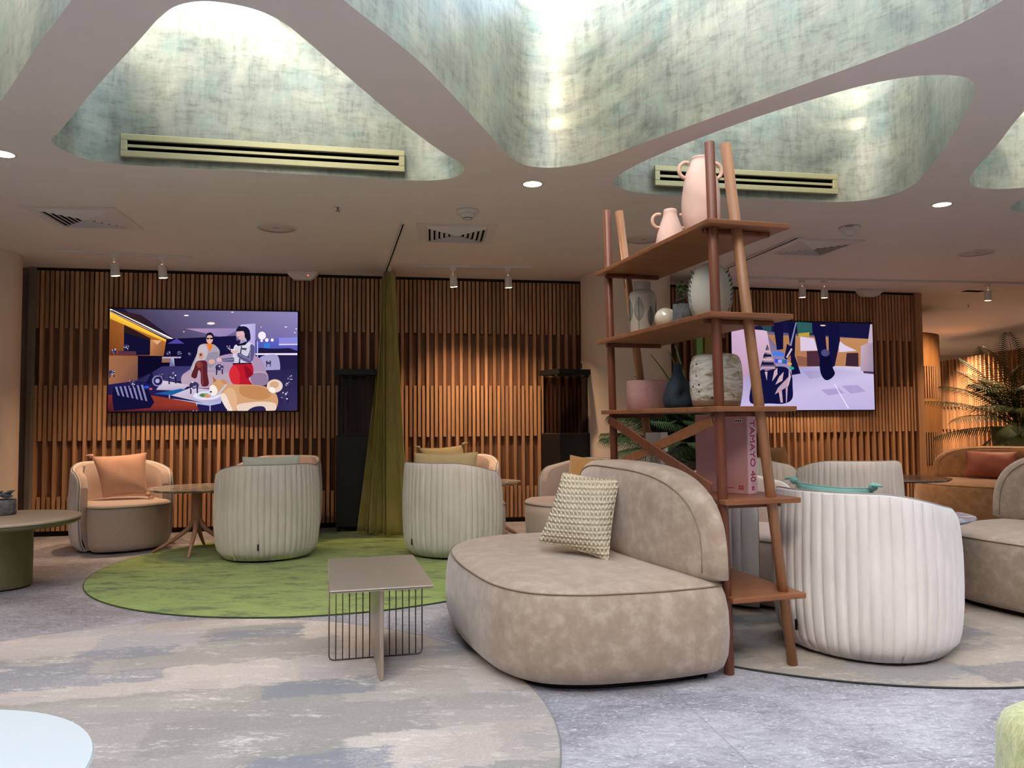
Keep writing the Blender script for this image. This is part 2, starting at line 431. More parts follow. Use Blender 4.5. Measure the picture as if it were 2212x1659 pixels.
def crom(P, sub=6, closed=True):
    """centripetal Catmull-Rom through points"""
    P = [Vector(p) for p in P]; N = len(P); out = []
    for i in range(N if closed else N-1):
        g = lambda k: P[k % N] if closed else P[min(max(k, 0), N-1)]
        p0, p1, p2, p3 = g(i-1), g(i), g(i+1), g(i+2)
        d = lambda a, b: max((a-b).length, 1e-5)**.5
        t0 = 0; t1 = t0+d(p0, p1); t2 = t1+d(p1, p2); t3 = t2+d(p2, p3)
        for k in range(sub):
            t = t1+(t2-t1)*k/sub
            A1 = p0*((t1-t)/(t1-t0))+p1*((t-t0)/(t1-t0)) if t1 > t0 else p1
            A2 = p1*((t2-t)/(t2-t1))+p2*((t-t1)/(t2-t1))
            A3 = p2*((t3-t)/(t3-t2))+p3*((t-t2)/(t3-t2))
            B1 = A1*((t2-t)/(t2-t0))+A2*((t-t0)/(t2-t0)); B2 = A2*((t3-t)/(t3-t1))+A3*((t-t1)/(t3-t1))
            out.append(B1*((t2-t)/(t2-t1))+B2*((t-t1)/(t2-t1)))
    if not closed: out.append(P[-1])
    return out
def inpoly(p, poly):
    c = False; n = len(poly)
    for i in range(n):
        a = poly[i]; b = poly[i-1]
        if (a[1] > p[1]) != (b[1] > p[1]) and p[0] < (b[0]-a[0])*(p[1]-a[1])/(b[1]-a[1])+a[0]: c = not c
    return c
def rad(deg): return deg*PI/180

# ------------------------------------------------------------------ camera
p = math.atan(.0469); a = .0074
f = Vector((0, math.cos(p), math.sin(p))); r0 = Vector((1, 0, 0)); u0 = Vector((0, -math.sin(p), math.cos(p)))
rr = r0*math.cos(a) - u0*math.sin(a); uu = u0*math.cos(a) + r0*math.sin(a)
cd = bpy.data.cameras.new('camera'); cam = bpy.data.objects.new('camera', cd); COL.objects.link(cam)
M4 = Matrix((rr, uu, -f)).transposed().to_4x4(); M4.translation = (0, 0, 1.15); cam.matrix_world = M4
cd.sensor_width = 36; cd.lens = 36*1660/2212; cd.clip_start = .05; S.camera = cam

# ------------------------------------------------------------------ the setting
XL, XR, YB, YF = -6.6, 12.0, -3.6, 20.0
m = MB(); m.box(((XL+XR)/2, (YB+YF)/2, -.05), (XR-XL+.4, YF-YB+.4, .1)); struct(m.build('floor', MT['floor']))
holes = [
 [(-2.59,4.27),(-2.49,4.17),(-2.03,3.66),(-1.55,3.15),(-1.38,2.97),(-1.28,2.89),(-1.17,2.86),(-1.07,2.88),(-.98,2.93),(-.91,3.02),(-.86,3.16),(-.77,3.46),(-.61,3.98),(-.42,4.50),(-.32,4.71),(-.295,4.82),(-.33,4.96),(-.44,5.05),(-.63,5.07),(-1.22,4.95),(-2.05,4.78),(-2.47,4.68),(-2.60,4.57),(-2.63,4.40)],
 [(-.64,2.84),(-.41,3.35),(-.24,3.86),(-.05,4.47),(.02,4.67),(.11,4.79),(.26,4.83),(.43,4.77),(.56,4.66),(.80,4.37),(1.19,3.90),(1.51,3.52),(1.72,3.26),(1.85,3.06),(1.93,2.80),(1.97,2.45),(1.93,2.15),(1.78,1.92),(1.50,1.80),(.9,1.72),(0,1.62),(-.7,1.58),(-.95,1.66),(-1.02,1.85),(-.95,2.12)],
 [(.70,5.15),(.71,5.00),(.85,4.69),(1.25,4.11),(1.60,3.74),(1.77,3.61),(1.92,3.55),(2.05,3.54),(2.16,3.57),(2.26,3.66),(2.34,3.82),(2.52,4.30),(2.72,4.96),(2.79,5.26),(2.76,5.47),(2.63,5.61),(2.41,5.66),(2.04,5.61),(1.33,5.48),(.98,5.41),(.80,5.31)],
 [(2.62,3.55),(2.71,3.98),(2.90,4.53),(3.07,5.06),(3.16,5.21),(3.27,5.32),(3.42,5.36),(3.61,5.33),(4.3,4.92),(4.55,4.7),(4.6,4.45),(4.45,4.2),(3.3,3.2),(3.0,3.08),(2.75,3.2)],
 [(3.80,5.62),(3.82,5.80),(3.92,5.93),(4.04,5.98),(4.8,6.12),(5.6,6.25),(5.85,6.1),(5.85,5.75),(5.2,5.1),(4.95,4.98),(4.7,5.02),(4.1,5.38),(3.88,5.5)],
 [(-1.45,2.58),(-2.07,3.26),(-2.54,3.76),(-2.85,4.05),(-3.1,4.05),(-3.25,3.85),(-3.7,2.6),(-3.68,2.3),(-3.45,2.15),(-1.75,2.12),(-1.5,2.22),(-1.42,2.4)],
]
def added_hole(dx, dy, rot, sc=1.0):
    base = [(-1.15,-.75),(-1.2,-.55),(-1.0,-.1),(-.5,.75),(-.25,1.05),(0,1.12),(.25,1.05),(.5,.75),(1.0,-.1),(1.2,-.55),(1.15,-.75),(.95,-.85),(0,-.88),(-.95,-.85)]
    c, s_ = math.cos(rot), math.sin(rot)
    return [(dx+sc*(x*c-y*s_), dy+sc*(x*s_+y*c)) for x, y in base]
# unseen skylights added overhead, beside and behind the viewpoint to bring in frontal daylight
holes += [added_hole(-2.2, .75, 0, 1.1), added_hole(.35, .45, PI, 1.15), added_hole(2.9, .75, 0, 1.1), added_hole(-1.0, -1.9, PI, 1.15), added_hole(1.7, -1.9, 0, 1.15), added_hole(4.2, 2.1, PI, .9), added_hole(-4.7, 1.5, PI, 1.0)]
curves = [crom([(x, y, 0) for x, y in h], 5) for h in holes]
verts = [Vector((XL, YB)), Vector((XR, YB)), Vector((XR, YF)), Vector((XL, YF))]; edges = [(0, 1), (1, 2), (2, 3), (3, 0)]
for c in curves:
    o = len(verts); verts += [Vector((q.x, q.y)) for q in c]; edges += [(o+i, o+(i+1) % len(c)) for i in range(len(c))]
cv, ce, cf, *_ = geometry.delaunay_2d_cdt(verts, edges, [], 0, 1e-5)
polys = [[(q.x, q.y) for q in c] for c in curves]
m = MB(); keep = []
for t in cf:
    cx = sum(cv[i].x for i in t)/3; cy = sum(cv[i].y for i in t)/3
    if not any(inpoly((cx, cy), P) for P in polys): keep.append(list(t))
m.add([(q.x, q.y, ZC) for q in cv], [k[::-1] for k in keep])
# upper face of the ceiling slab closes the void between the shafts
o = len(m.v); m.v += [(q.x, q.y, ZC+.02) for q in cv]
for k in keep: m.f.append([i+o for i in k]); m.mi.append(0); m.sm.append(False)
struct(m.build('ceiling', MT['ceiling'], fix=False))
SH = 3.80
for i, c in enumerate(curves):
    m = MB(); n = len(c)
    L = [[(q.x, q.y, z) for q in c] for z in (ZC, ZC+.35, ZC+.7, SH)]
    vs = [p_ for l in L for p_ in l]
    fs = [(a_*n+k, (a_+1)*n+k, (a_+1)*n+(k+1) % n, a_*n+(k+1) % n) for a_ in range(3) for k in range(n)]
    m.add(vs, fs, True)
    # outer skin gives the shaft wall its thickness
    cen = sum((q for q in c), Vector())/n
    ou = []
    for k in range(n):
        t_ = (c[(k+1) % n]-c[k-1]).normalized(); nn = Vector((t_.y, -t_.x, 0)); nn = nn if nn.dot(c[k]-cen) > 0 else -nn
        ou.append(c[k]+nn*.05)
    m.add([(q.x, q.y, z) for z in (ZC+.02, SH+.03) for q in ou] + [(q.x, q.y, SH) for q in c],
          [(k, (k+1) % n, n+(k+1) % n, n+k) for k in range(n)] + [(n+k, n+(k+1) % n, 2*n+(k+1) % n, 2*n+k) for k in range(n)], False)
    struct(m.build('wall_skylight_%d' % (i+1), MT['wallpaper'], fix=False))
    w = thing('window_%d' % (i+1), '', 'window'); del w['label']; del w['category']; struct(w)
    g = MB(); g.loops([[(q.x, q.y, SH+.005) for q in c], [(q.x, q.y, SH+.02) for q in c]], False); g.build('pane', MT['dimglass'] if i < 6 else MT['glass'], w)  # visible shafts get the dimming tint, the added skylights stay clear
    xs = [q.x for q in c]; ys = [q.y for q in c]; P = polys[i]
    bars = MB(); nb = 0
    for ang in (rad(20), rad(140)):
        d = Vector((math.cos(ang), math.sin(ang), 0)); nrm = Vector((-d.y, d.x, 0))
        for off in (-.55, .25):
            pts = [cen+nrm*off+d*s_*.04 for s_ in range(-70, 71)]
            ins = [q for q in pts if inpoly((q.x, q.y), P)]
            if len(ins) > 4: bars.bar((ins[0].x, ins[0].y, SH-.005), (ins[-1].x, ins[-1].y, SH-.005), .05, .05); nb += 1
    if nb: bars.build('mullion', MT['mullion'], w)

def slat_wall(name, P0, P1, tv=None, skip=None, endcap=False):
    P0 = Vector((*P0, 0)); P1 = Vector((*P1, 0)); d = P1-P0; L = d.length; d.normalize(); nb = Vector((d.y, -d.x, 0))   # nb faces the room
    R = Matrix((d, -nb, Vector((0, 0, 1)))).transposed()
    m = MB(); m.cur = 1
    c = (P0+P1)/2 - nb*.03; m.box((c.x, c.y, ZC/2), (L, .06, ZC), R)
    m.cur = 2; c = (P0+P1)/2 + nb*.004; m.box((c.x, c.y, .03), (L, .008, .06), R)
    m.box((c.x, c.y, ZC-.012), (L, .10, .024), R)
    pitch = .0470; n = int(L/pitch)
    for i in range(n):
        x = (i+.5)*pitch; q = P0+d*x+nb*.026
        segs = [(.055, .40), (.97, ZC-.03)] if i % 2 else [(.055, 1.54), (2.13, ZC-.03)]
        m.cur = 0
        for z0, z1 in segs: m.box((q.x, q.y, (z0+z1)/2), (.031, .052, z1-z0), R)
    if endcap:
        m.cur = 0; q = P1 + nb*.02 - d*.05; m.box((q.x, q.y, ZC/2), (.10, .13, ZC-.02), R)
    return struct(m.build(name, [MT['oak'], MT['oakback'], MT['oakdark']]))
W0, W1, W2 = (-4.90, 7.885), (.8, 8.93), (5.29, 9.97)
slat_wall('wall_back', W0, W1)
slat_wall('wall_back_right', W1, W2, endcap=True)
def wallbox(name, c, d, mat, rz=0):
    m = MB(); m.box((0, 0, 0), d); o = m.build(name, mat, loc=c); o.rotation_euler = (0, 0, rz); return struct(o)
wallbox('wall_left', (XL-.05, (YB+YF)/2, ZC/2), (.1, YF-YB, ZC), MT['cream'])
wallbox('wall_right', (XR+.05, (YB+YF)/2, ZC/2), (.1, YF-YB, ZC), MT['cream'])
wallbox('wall_rear', ((XL+XR)/2, YB-.05, ZC/2), (XR-XL, .1, ZC), MT['cream'])
wallbox('wall_far', ((XL+XR)/2, YF+.05, ZC/2), (XR-XL, .1, ZC), MT['cream'])
# grey sheer panel between the left column and the slatted wall
m = MB(); G = []
for i in range(60):
    x = -6.5+1.56*i/59; yv = 7.70+.12*(i/59) + .018*math.sin(i*.9)
    G.append([(x, yv, .02), (x, yv, ZC-.01)])
m.grid(G); struct(m.build('wall_corner_left', MT['greypanel']))
m = MB(); m.box((-4.895, 7.80, ZC/2), (.05, .05, ZC-.01)); struct(m.build('trim_1', MT['trim']))
m = MB(); m.cyl((-5.12, 7.12), .47, 0, ZC-.001, 64); o = m.build('wall_column_left', MT['cream']); struct(o)
m = MB(); m.lathe([(.5, 0), (.5, ZC-.001)], (1.28, 8.60), 72); struct(m.build('wall_column', MT['cream']))
# curved oak partition and the slatted wall further back
m = MB(); cx, cy, R_ = 5.55, 11.95, .98
bands = [(0, .45, 0), (.45, .93, 1), (.93, 1.42, 0), (1.42, 1.885, 1), (1.885, 2.37, 0)]
for z0, z1, sl in bands:
    n = 96
    G = [[(cx+(R_-(.03 if sl else 0))*math.cos(t_), cy+(R_-(.03 if sl else 0))*math.sin(t_), z) for z in (z0, z1)] for t_ in [2*PI*k/n for k in range(n+1)]]
    m.cur = 1 if sl else 2; m.grid(G)
    if sl:
        m.cur = 0
        for k in range(110):
            t_ = 2*PI*k/110; m.box((cx+(R_-.012)*math.cos(t_), cy+(R_-.012)*math.sin(t_), (z0+z1)/2), (.03, .028, z1-z0), Matrix.Rotation(t_, 3, 'Z'))
m.cur = 2; m.cyl((cx, cy), R_, 2.36, 2.372, 96)
struct(m.build('wall_curved', [MT['oak'], MT['oakback'], MT['panel']]))
def far_slats(name, P0, P1, H):
    P0 = Vector((*P0, 0)); P1 = Vector((*P1, 0)); d = P1-P0; L = d.length; d.normalize(); nb = Vector((d.y, -d.x, 0))
    R = Matrix((d, -nb, Vector((0, 0, 1)))).transposed(); m = MB(); m.cur = 1
    c = (P0+P1)/2-nb*.03; m.box((c.x, c.y, H/2), (L, .06, H), R); m.cur = 0
    for i in range(int(L/.075)):
        q = P0+d*(i+.5)*.075+nb*.025
        for z0, z1 in ([(0, .9), (1.35, H)] if i % 2 else [(0, .45), (.9, 1.75)]): m.box((q.x, q.y, (z0+z1)/2), (.045, .05, z1-z0), R)
    return struct(m.build(name, [MT['oak'], MT['oakback']]))
far_slats('wall_far_slats', (8.95, 16.2), (8.62, 12.4), 2.3)

# ------------------------------------------------------------------ rugs
def rug(name, label, cx, cy, R_, mat, edge, cat='rug', wob=0.):
    t = thing(name, label, cat, (cx, cy, 0)); n = 120
    def P(rad_, z): return [(rad_*(1+wob*math.sin(2*k_*2*PI/n+.6))*math.cos(2*PI*k_/n), rad_*(1+wob*math.sin(2*k_*2*PI/n+.6))*math.sin(2*PI*k_/n), z) for k_ in range(n)]
    m = MB(); m.loops([P(R_, .001), P(R_, .008), P(R_-.006, .010)], False); m.build('pile', mat, t)
    m = MB(); m.tube(P(R_+.0005, .0055), .0042, 6, True); m.build('edge_binding', MT[edge], t)
    return t
rug('round_green_rug', 'round mottled green rug under the back armchairs', -1.50, 6.30, 1.74, MT['green'], 'rugedgeg')
rug('round_patchwork_rug', 'large round grey patchwork rug under the bronze side table', -1.56, 2.80, 1.72, MT['grey'], 'rugedgel')
MT['grey2'] = grey_rug_mat('patchwork_taupe_carpet', '#cfc8b8')
rug('round_taupe_rug', 'round grey and taupe rug under the right armchairs', 2.0, 5.03, 1.73, MT['grey2'], 'rugedge')

# ------------------------------------------------------------------ armchairs
RC = .43; TM = 110.; RIM = .79
def zs(z):
    T = [(.015, .83), (.03, .885), (.06, .93), (.12, .965), (.22, .99), (.34, 1.0), (.47, 1.0), (.62, .985), (.80, .955)]
    for (a_, b_), (c_, d_) in zip(T, T[1:]):
        if z <= c_: return b_+(d_-b_)*max(0, (z-a_))/(c_-a_)
    return T[-1][1]
def se(phi, n=2.15): return (abs(math.cos(phi))**n+abs(math.sin(phi))**n)**(-1/n)
def top(th):
    A = abs(th); x = min(max((A-35)/(TM-35), 0), 1); h = RIM-.085*x*x*(3-2*x)
    dist = (TM-A)*PI/180*RC; rc = .12
    if dist < rc: h -= rc-math.sqrt(max(rc*rc-(rc-dist)**2, 0))
    return h
def shell_mesh(r_out, r_in, ths, groove=None, dz=0., rows=13, capmat=None):
    m = MB(); Ls = []
    for th in ths:
        ph = PI+rad(th); tp = top(th)-dz; z0 = .018; L = []
        for j in range(rows):
            v = j/(rows-1); z = z0+(tp-.012-z0)*(v**1.0 if v > .2 else v)
            g = groove(th) if groove else 0; fade = min(1, (tp-z)/.05)*min(1, (z-.01)/.04)
            r = (RC*zs(z)-r_out-g*max(0, fade))*se(ph); L.append((r*math.cos(ph), r*math.sin(ph), z))
        w = (r_in-r_out)
        for fr, dzz in ((.15, -.004), (.5, 0), (.85, -.004)):
            r = (RC*zs(tp)-r_out-w*fr)*se(ph); L.append((r*math.cos(ph), r*math.sin(ph), tp+dzz))
        for j in range(rows-1, -1, -3):
            z = z0+(tp-.012-z0)*j/(rows-1); r = (RC*zs(z)-r_in)*se(ph); L.append((r*math.cos(ph), r*math.sin(ph), z))
        Ls.append(L)
    n = len(Ls[0]); vs = [q for L in Ls for q in L]; fs = []
    for i in range(len(Ls)-1):
        for k in range(n): fs.append((i*n+k, i*n+(k+1) % n, (i+1)*n+(k+1) % n, (i+1)*n+k))
    m.add(vs, fs, True)
    for i in (0, len(Ls)-1): m.add(Ls[i], [list(range(n))], False)
    return m
random.seed(11)
gro = []; x = -101.
while x < 102: gro.append(x); x += random.choice([6.6, 7.2, 7.6, 8.0])
ths = set()
for k, g in enumerate(gro):
    for dd in (-2.2, -1.2, -.5, 0, .5, 1.2, 2.2): ths.add(round(g+dd, 3))
    if k < len(gro)-1: ths.add(round((g+gro[k+1])/2, 3))
for t_ in list(range(-110, -100)) + list(range(102, 111)): ths.add(float(t_))
ths = sorted(t_ for t_ in ths if abs(t_) <= TM)
def groove(th):
    d = min(abs(th-g) for g in gro)*PI/180*RC
    return .013*math.exp(-(d/.0045)**2) - .0035*min(1, (d/.022)**2)
def armchair(name, label, loc, face, group):
    t = thing(name, label, 'armchair', loc, rad(face), group)
    o = shell_mesh(0, .03, ths, groove).build('pleated_shell', MT['shell'], t)
    o = shell_mesh(.032, .095, [TM*(-1+2*k/60) for k in range(61)], None, .008).build('inner_backrest', MT['fabric'], t)
    m = MB(); pts = []
    for k in range(-60, 61):
        th = TM*k/60; ph = PI+rad(th); z = top(th)-.002; r = (RC*zs(z)-.012)*se(ph); pts.append((r*math.cos(ph), r*math.sin(ph), z))
    for s_ in (-1, 1):
        ph = PI+rad(TM*s_); e = []
        for j in range(12):
            z = top(TM)-.01-(top(TM)-.04)*j/11; r = (RC*zs(z)-.012)*se(ph); e.append((r*math.cos(ph), r*math.sin(ph), z))
        pts = pts+e if s_ > 0 else e[::-1]+pts
    m.tube(pts, .006, 6); m.build('piping', MT['pipe'], t)
    # drum: fills the shell and bulges out through the opening
    n = 96
    def rdrum(ph):
        th = (math.degrees(ph)-180+540) % 360-180; A = abs(th); w = min(max((A-106)/30, 0), 1); w = w*w*(3-2*w)
        return (RC-.098)*(1-w)+(RC+.015)*w
    def ring(z, sc, k_=1.): return [(rdrum(2*PI*k/n)*sc*se(2*PI*k/n)*math.cos(2*PI*k/n), rdrum(2*PI*k/n)*sc*se(2*PI*k/n)*math.sin(2*PI*k/n), z) for k in range(n)]
    m = MB(); m.loops([ring(.02, .86), ring(.035, .92), ring(.08, .965), ring(.2, .99), ring(.32, 1.0), ring(.402, .995)], True, True, True); m.build('seat_base', MT['fabric'], t)
    m = MB(); m.loops([ring(.403, .99), ring(.415, .992), ring(.428, .975), ring(.438, .92), ring(.446, .75), ring(.452, .45), ring(.454, .15)], True, True, True); m.build('seat', MT['fabric'], t)
    m = MB(); m.tube(ring(.409, 1.0), .0055, 6, True); m.build('seat_piping', MT['pipe'], t)
    m = MB(); m.cyl((0, 0), .31, 0.001, .03, 48); m.build('plinth', MT['plinth'], t)
    ph = PI+rad(-18); r = (RC*zs(.13)+.002)*se(ph); m = MB()
    m.box((r*math.cos(ph), r*math.sin(ph), .135), (.006, .012, .05), Matrix.Rotation(ph, 3, 'Z')); m.build('sewn_tag', MT['black'], t)
    return t
GA = 'pleated armchairs around the low round tables'
ch = armchair('armchair', 'pleated grey armchair facing right with a peach cushion, against the left slatted wall', (-3.62, 7.16, 0), -47, GA)
RZ = .0101   # height of the rug pile
for (x, y, fc, z, lab) in [
    (-2.10, 6.62, 116, RZ, 'pleated grey armchair seen from behind on the green rug, mint cushion peeking over its back'),
    (-2.34, 7.66, 262, RZ, 'blush armchair against the wall below the left television, facing the camera behind a grey one'),
    (-.51, 6.70, 56, RZ, 'grey armchair seen from behind, right of the curtain, olive cushions above its back'),
    (-.56, 7.90, 268, 0, 'blush armchair by the slatted wall, mostly hidden behind the grey armchair right of the curtain'),
    (.56, 6.98, 207, 0, 'blush armchair facing left in front of the cream column, with a mustard cushion'),
    (1.775, 3.93, 37, RZ, 'large pale pleated armchair nearest the camera, right of the wooden shelf'),
    (2.93, 6.75, 88, 0, 'pleated taupe armchair seen from behind below the right television'),
    (2.62, 7.72, -8, 0, 'pleated taupe armchair facing right with a camel cushion, behind the shelf by the right television'),
    (1.56, 4.97, -36, RZ, 'pale armchair with a white cushion seen through the lower shelves of the wooden shelf')]:
    dup(ch, (x, y, z), rad(fc), lab)

# ------------------------------------------------------------------ sofas
def sofa(name, label, loc, ang, mat, hh=.475):
    """local x runs along the back, local y towards the front edge"""
    t = thing(name, label, 'sofa', loc, ang)
    out = crom([Vector((x, y, 0)) for x, y in [(.06, .02), (.02, .045), (-.015, .25), (-.012, .5), (.02, .72), (.11, .90), (.30, 1.02), (.65, 1.07), (1.05, 1.072), (1.40, 1.02), (1.62, .88), (1.735, .66), (1.76, .4), (1.745, .15), (1.72, .045), (1.68, .02), (1.2, .015), (.5, .015)]], 6)
    n = len(out); cen = Vector((.87, .52, 0))
    nrm = []
    for k in range(n):
        d = (out[(k+1) % n]-out[k-1]).normalized(); q = Vector((d.y, -d.x, 0)); nrm.append(q if q.dot(out[k]-cen) > 0 else -q)
    def ring(z, ins): return [(out[k].x-nrm[k].x*ins, out[k].y-nrm[k].y*ins, z) for k in range(n)]
    def ringc(z, s_): return [(cen.x+(out[k].x-cen.x)*s_, cen.y+(out[k].y-cen.y)*s_, z) for k in range(n)]
    m = MB(); m.loops([ring(.03, .075), ring(.035, .05), ring(.06, .02), ring(.11, 0), ring(.2, -.008), ring(.3, -.004), ring(.37, .008), ring(.405, .022), ring(.420, .034),
                       ringc(.436, .90), ringc(.446, .78), ringc(.453, .55), ringc(.456, .25), ringc(.457, .05)]); m.build('seat', mat, t)
    m = MB(); m.tube(ring(.4145, .0245), .0036, 6, True); m.build('seat_seam', MT['seam'], t)
    m = MB(); m.loops([ring(.002, .10), ring(.04, .10)], False); m.build('plinth', MT['plinth'], t)
    # backrest: a thick D-shaped slab, crescent in plan
    c0, hl, zb = .87, .885, .425
    O = []
    for k in range(61):
        al = PI*k/60; ca, sa = math.cos(al), math.sin(al)
        O.append((c0+hl*math.copysign(abs(ca)**.62, ca), zb+.02+hh*abs(sa)**.66))
    for k in range(1, 20):
        O.append((c0-hl+2*hl*k/20, zb))
    cc = (c0, zb+.20); N = len(O)
    def tf(s_): x = (s_-c0)/hl; return .125+.135*max(0, 1-x*x)
    rhos = [0.02, .3, .5, .65, .77, .86, .92, .96, .985, 1.0]
    def er(r): return .065*(1-math.sqrt(max(0, 1-r**6)))
    front = []; back = []
    for r in rhos:
        F_ = []; B_ = []
        for (s_, z) in O:
            x = cc[0]+(s_-cc[0])*r; zz = cc[1]+(z-cc[1])*r
            lean = .05*max(0, zz-zb)
            F_.append((x, tf(x)-er(r)-lean*.6, zz)); B_.append((x, .02+er(r)*.5, zz))
        front.append(F_); back.append(B_)
    m = MB(); m.loops(front+back[::-1], True); m.build('backrest', mat, t)
    m = MB(); r = .90; pts = []
    for (s_, z) in O[:61]:
        x = cc[0]+(s_-cc[0])*r; zz = cc[1]+(z-cc[1])*r; pts.append((x, tf(x)-er(r)-.03*max(0, zz-zb)+.0015, zz))
    m.tube(pts, .003, 6); m.build('backrest_seam', MT['seam'], t)
    return t
sofa('sofa', 'large taupe sofa in the middle foreground with a straw cushion', (.982, 3.411, 0), math.atan2(.963, -.27), MT['leather'])
A2 = rad(117)
sofa('sofa', 'taupe sofa cut off by the right edge of the photo, beside the blue marble table', (4.24, 3.93, RZ), A2, MT['leather'])
sofa('sofa', 'tan brown sofa at the far right with a rust cushion, in front of the palm', (6.28, 8.05, 0), rad(132), MT['tan'], .37)

# ------------------------------------------------------------------ cushions
def cushion(name, label, cs, th, mat, cat='cushion', knots=None, pinch=.05, n=16, seamc=None, group=None):
    BL, BR, TR, TL = [Vector(c) for c in cs]; C = (BL+BR+TR+TL)/4
    N = ((BR-BL)+(TR-TL)).cross((TL-BL)+(TR-BR)).normalized()
    t = thing(name, label, cat, C, 0, group)
    def P(u, v, sgn):
        U, V = 2*u-1, 2*v-1
        iu = 1-pinch*(1-V*V)*0-pinch*1.4*(1-V*V); iv = 1-pinch*1.4*(1-U*U)
        uu_, vv_ = .5+.5*U*iu, .5+.5*V*iv
        q = (BL*(1-uu_)+BR*uu_)*(1-vv_)+(TL*(1-uu_)+TR*uu_)*vv_
        w = max(0, 1-abs(U)**2.4)**.55*max(0, 1-abs(V)**2.4)**.55
        wr = .006*math.sin(9*u+4*v)*math.sin(7*v+1)*w
        return q-C+N*(sgn*(th*.5*w)+wr)
    k = [.5-.5*math.cos(PI*i/n) for i in range(n+1)]
    m = MB()
    for sgn in (1, -1): m.grid([[P(u, v, sgn) for v in k] for u in k])
    o = m.build('cover', mat, t)
    b = bmesh.new(); b.from_mesh(o.data); bmesh.ops.remove_doubles(b, verts=b.verts, dist=.0006); bmesh.ops.recalc_face_normals(b, faces=b.faces); b.to_mesh(o.data); b.free()
    edge = [P(i/20, 0, 0) for i in range(20)]+[P(1, i/20, 0) for i in range(20)]+[P(1-i/20, 1, 0) for i in range(20)]+[P(0, 1-i/20, 0) for i in range(20)]
    m = MB(); m.tube(edge, .004, 6, True); m.build('seam', seamc or mat, t)
    if knots:
        for kk in knots:
            q = [P(0, 0, 0), P(1, 0, 0), P(1, 1, 0), P(0, 1, 0)][kk]; d = q.normalized(); m = MB()
            m.lathe([(0, -.022), (.016, -.014), (.022, 0), (.016, .014), (0, .022)], (0, 0), 12)
            for j in range(9):
                a_ = 2*PI*j/9; e = d*.034+Vector((math.cos(a_), math.sin(a_), -.6))*.024
                m.tube([d*.008, d*.022+e*.2, e], .005, 5)
            kn = m.build('tassel', mat, t); kn.location = q+d*.012
    return t
cushion('cushion', 'woven straw cushion leaning on the taupe foreground sofa', [(.135, 4.06, .515), (.47, 3.84, .452), (.56, 4.06, .83), (.28, 4.26, .86)], .15, MT['woven'], pinch=.04, n=24)
cushion('cushion', 'peach linen cushion with corner knots on the left armchair', [(-3.70, 6.98, .475), (-3.36, 7.10, .50), (-3.43, 7.22, .87), (-3.87, 7.10, .84)], .15, MT['peach'], knots=(1, 3))
cushion('cushion', 'pale mint cushion peeking above the grey armchair left of the curtain', [(-2.24, 6.38, .50), (-1.80, 6.50, .50), (-1.78, 6.46, .868), (-2.22, 6.34, .862)], .12, MT['mint'])
cushion('cushion', 'peach cushion on the blush armchair below the left television', [(-2.52, 7.93, .46), (-2.2, 7.95, .46), (-2.2, 8.0, .80), (-2.52, 7.98, .80)], .12, MT['peach'])
cushion('cushion', 'plain olive cushion above the back of the grey armchair right of the curtain', [(-.84, 6.50, .50), (-.30, 6.46, .50), (-.29, 6.43, .885), (-.82, 6.46, .878)], .13, MT['olivec'])
cushion('cushion', 'sage cushion with tasselled corner, behind the plain olive cushion', [(-.90, 8.02, .46), (-.45, 8.0, .46), (-.52, 8.10, .89), (-.98, 8.12, .86)], .13, MT['sage'], knots=(3, 2))
cushion('cushion', 'mustard plush cushion on the blush armchair beside the column', [(.50, 7.13, .46), (.72, 6.78, .46), (.80, 6.83, .80), (.54, 7.20, .82)], .13, MT['mustard'])
cushion('cushion', 'turquoise cushion with knotted corners lying inside the nearest pale armchair', [(1.60, 4.13, .46), (1.80, 3.73, .46), (1.71, 3.68, .812), (1.50, 4.09, .812)], .14, MT['turq'], knots=(2, 3))
cushion('cushion', 'camel cushion on the taupe armchair by the right television', [(2.66, 7.88, .48), (2.72, 7.52, .48), (2.65, 7.49, .87), (2.58, 7.86, .86)], .13, MT['tanc'])
cushion('cushion', 'white cushion seen through the shelf, on the pale armchair behind it', [(1.42, 5.14, .46), (1.36, 4.84, .46), (1.29, 4.85, .82), (1.35, 5.15, .82)], .11, MT['whitec'])
cushion('cushion', 'rust satin cushion on the far tan sofa', [(5.10, 8.73, .47), (5.46, 8.38, .47), (5.54, 8.46, .76), (5.18, 8.81, .76)], .13, MT['rust'])
cushion('cushion', 'lavender cushion at the right edge of the photo, on the taupe sofa', [(3.26, 4.74, .46), (3.46, 4.36, .46), (3.56, 4.42, .80), (3.36, 4.80, .80)], .13, MT['lav'])

# ------------------------------------------------------------------ tables
def round_table(label, loc, mat, r=.43, h=.575, rot=12, group=None):
    t = thing('round_table', label, 'table', loc, 0, group)
    m = MB(); m.lathe([(0, h-.022), (r-.03, h-.022), (r-.004, h-.008), (r, h-.004), (r-.003, h), (0, h)], (0, 0), 72, False); m.build('tabletop', mat, t)
    m = MB(); m.lathe([(0, h-.03), (.15, h-.03), (.15, h-.0225), (0, h-.0225)], (0, 0), 32, False)
    m.lathe([(0, .24), (.035, .24), (.042, .30), (.042, h-.03), (0, h-.03)], (0, 0), 28); m.build('column', MT['pinkmetal'], t)
    for k in range(4):
        a_ = rad(rot+90*k); c, s_ = math.cos(a_), math.sin(a_); m = MB()
        m.tube([(.012*c, .012*s_, .33), (.03*c, .03*s_, .27), (.075*c, .075*s_, .205), (.18*c, .18*s_, .125), (.365*c, .365*s_, .0125)], [.022, .024, .022, .018, .012], 10); m.build('leg', MT['pinkmetal'], t)
    return t
GT = 'marble topped lounge tables'
round_table('round grey marble table on pink legs beside the left armchair', (-2.81, 6.88, .0), MT['marble'], .41, group=GT, rot=12)
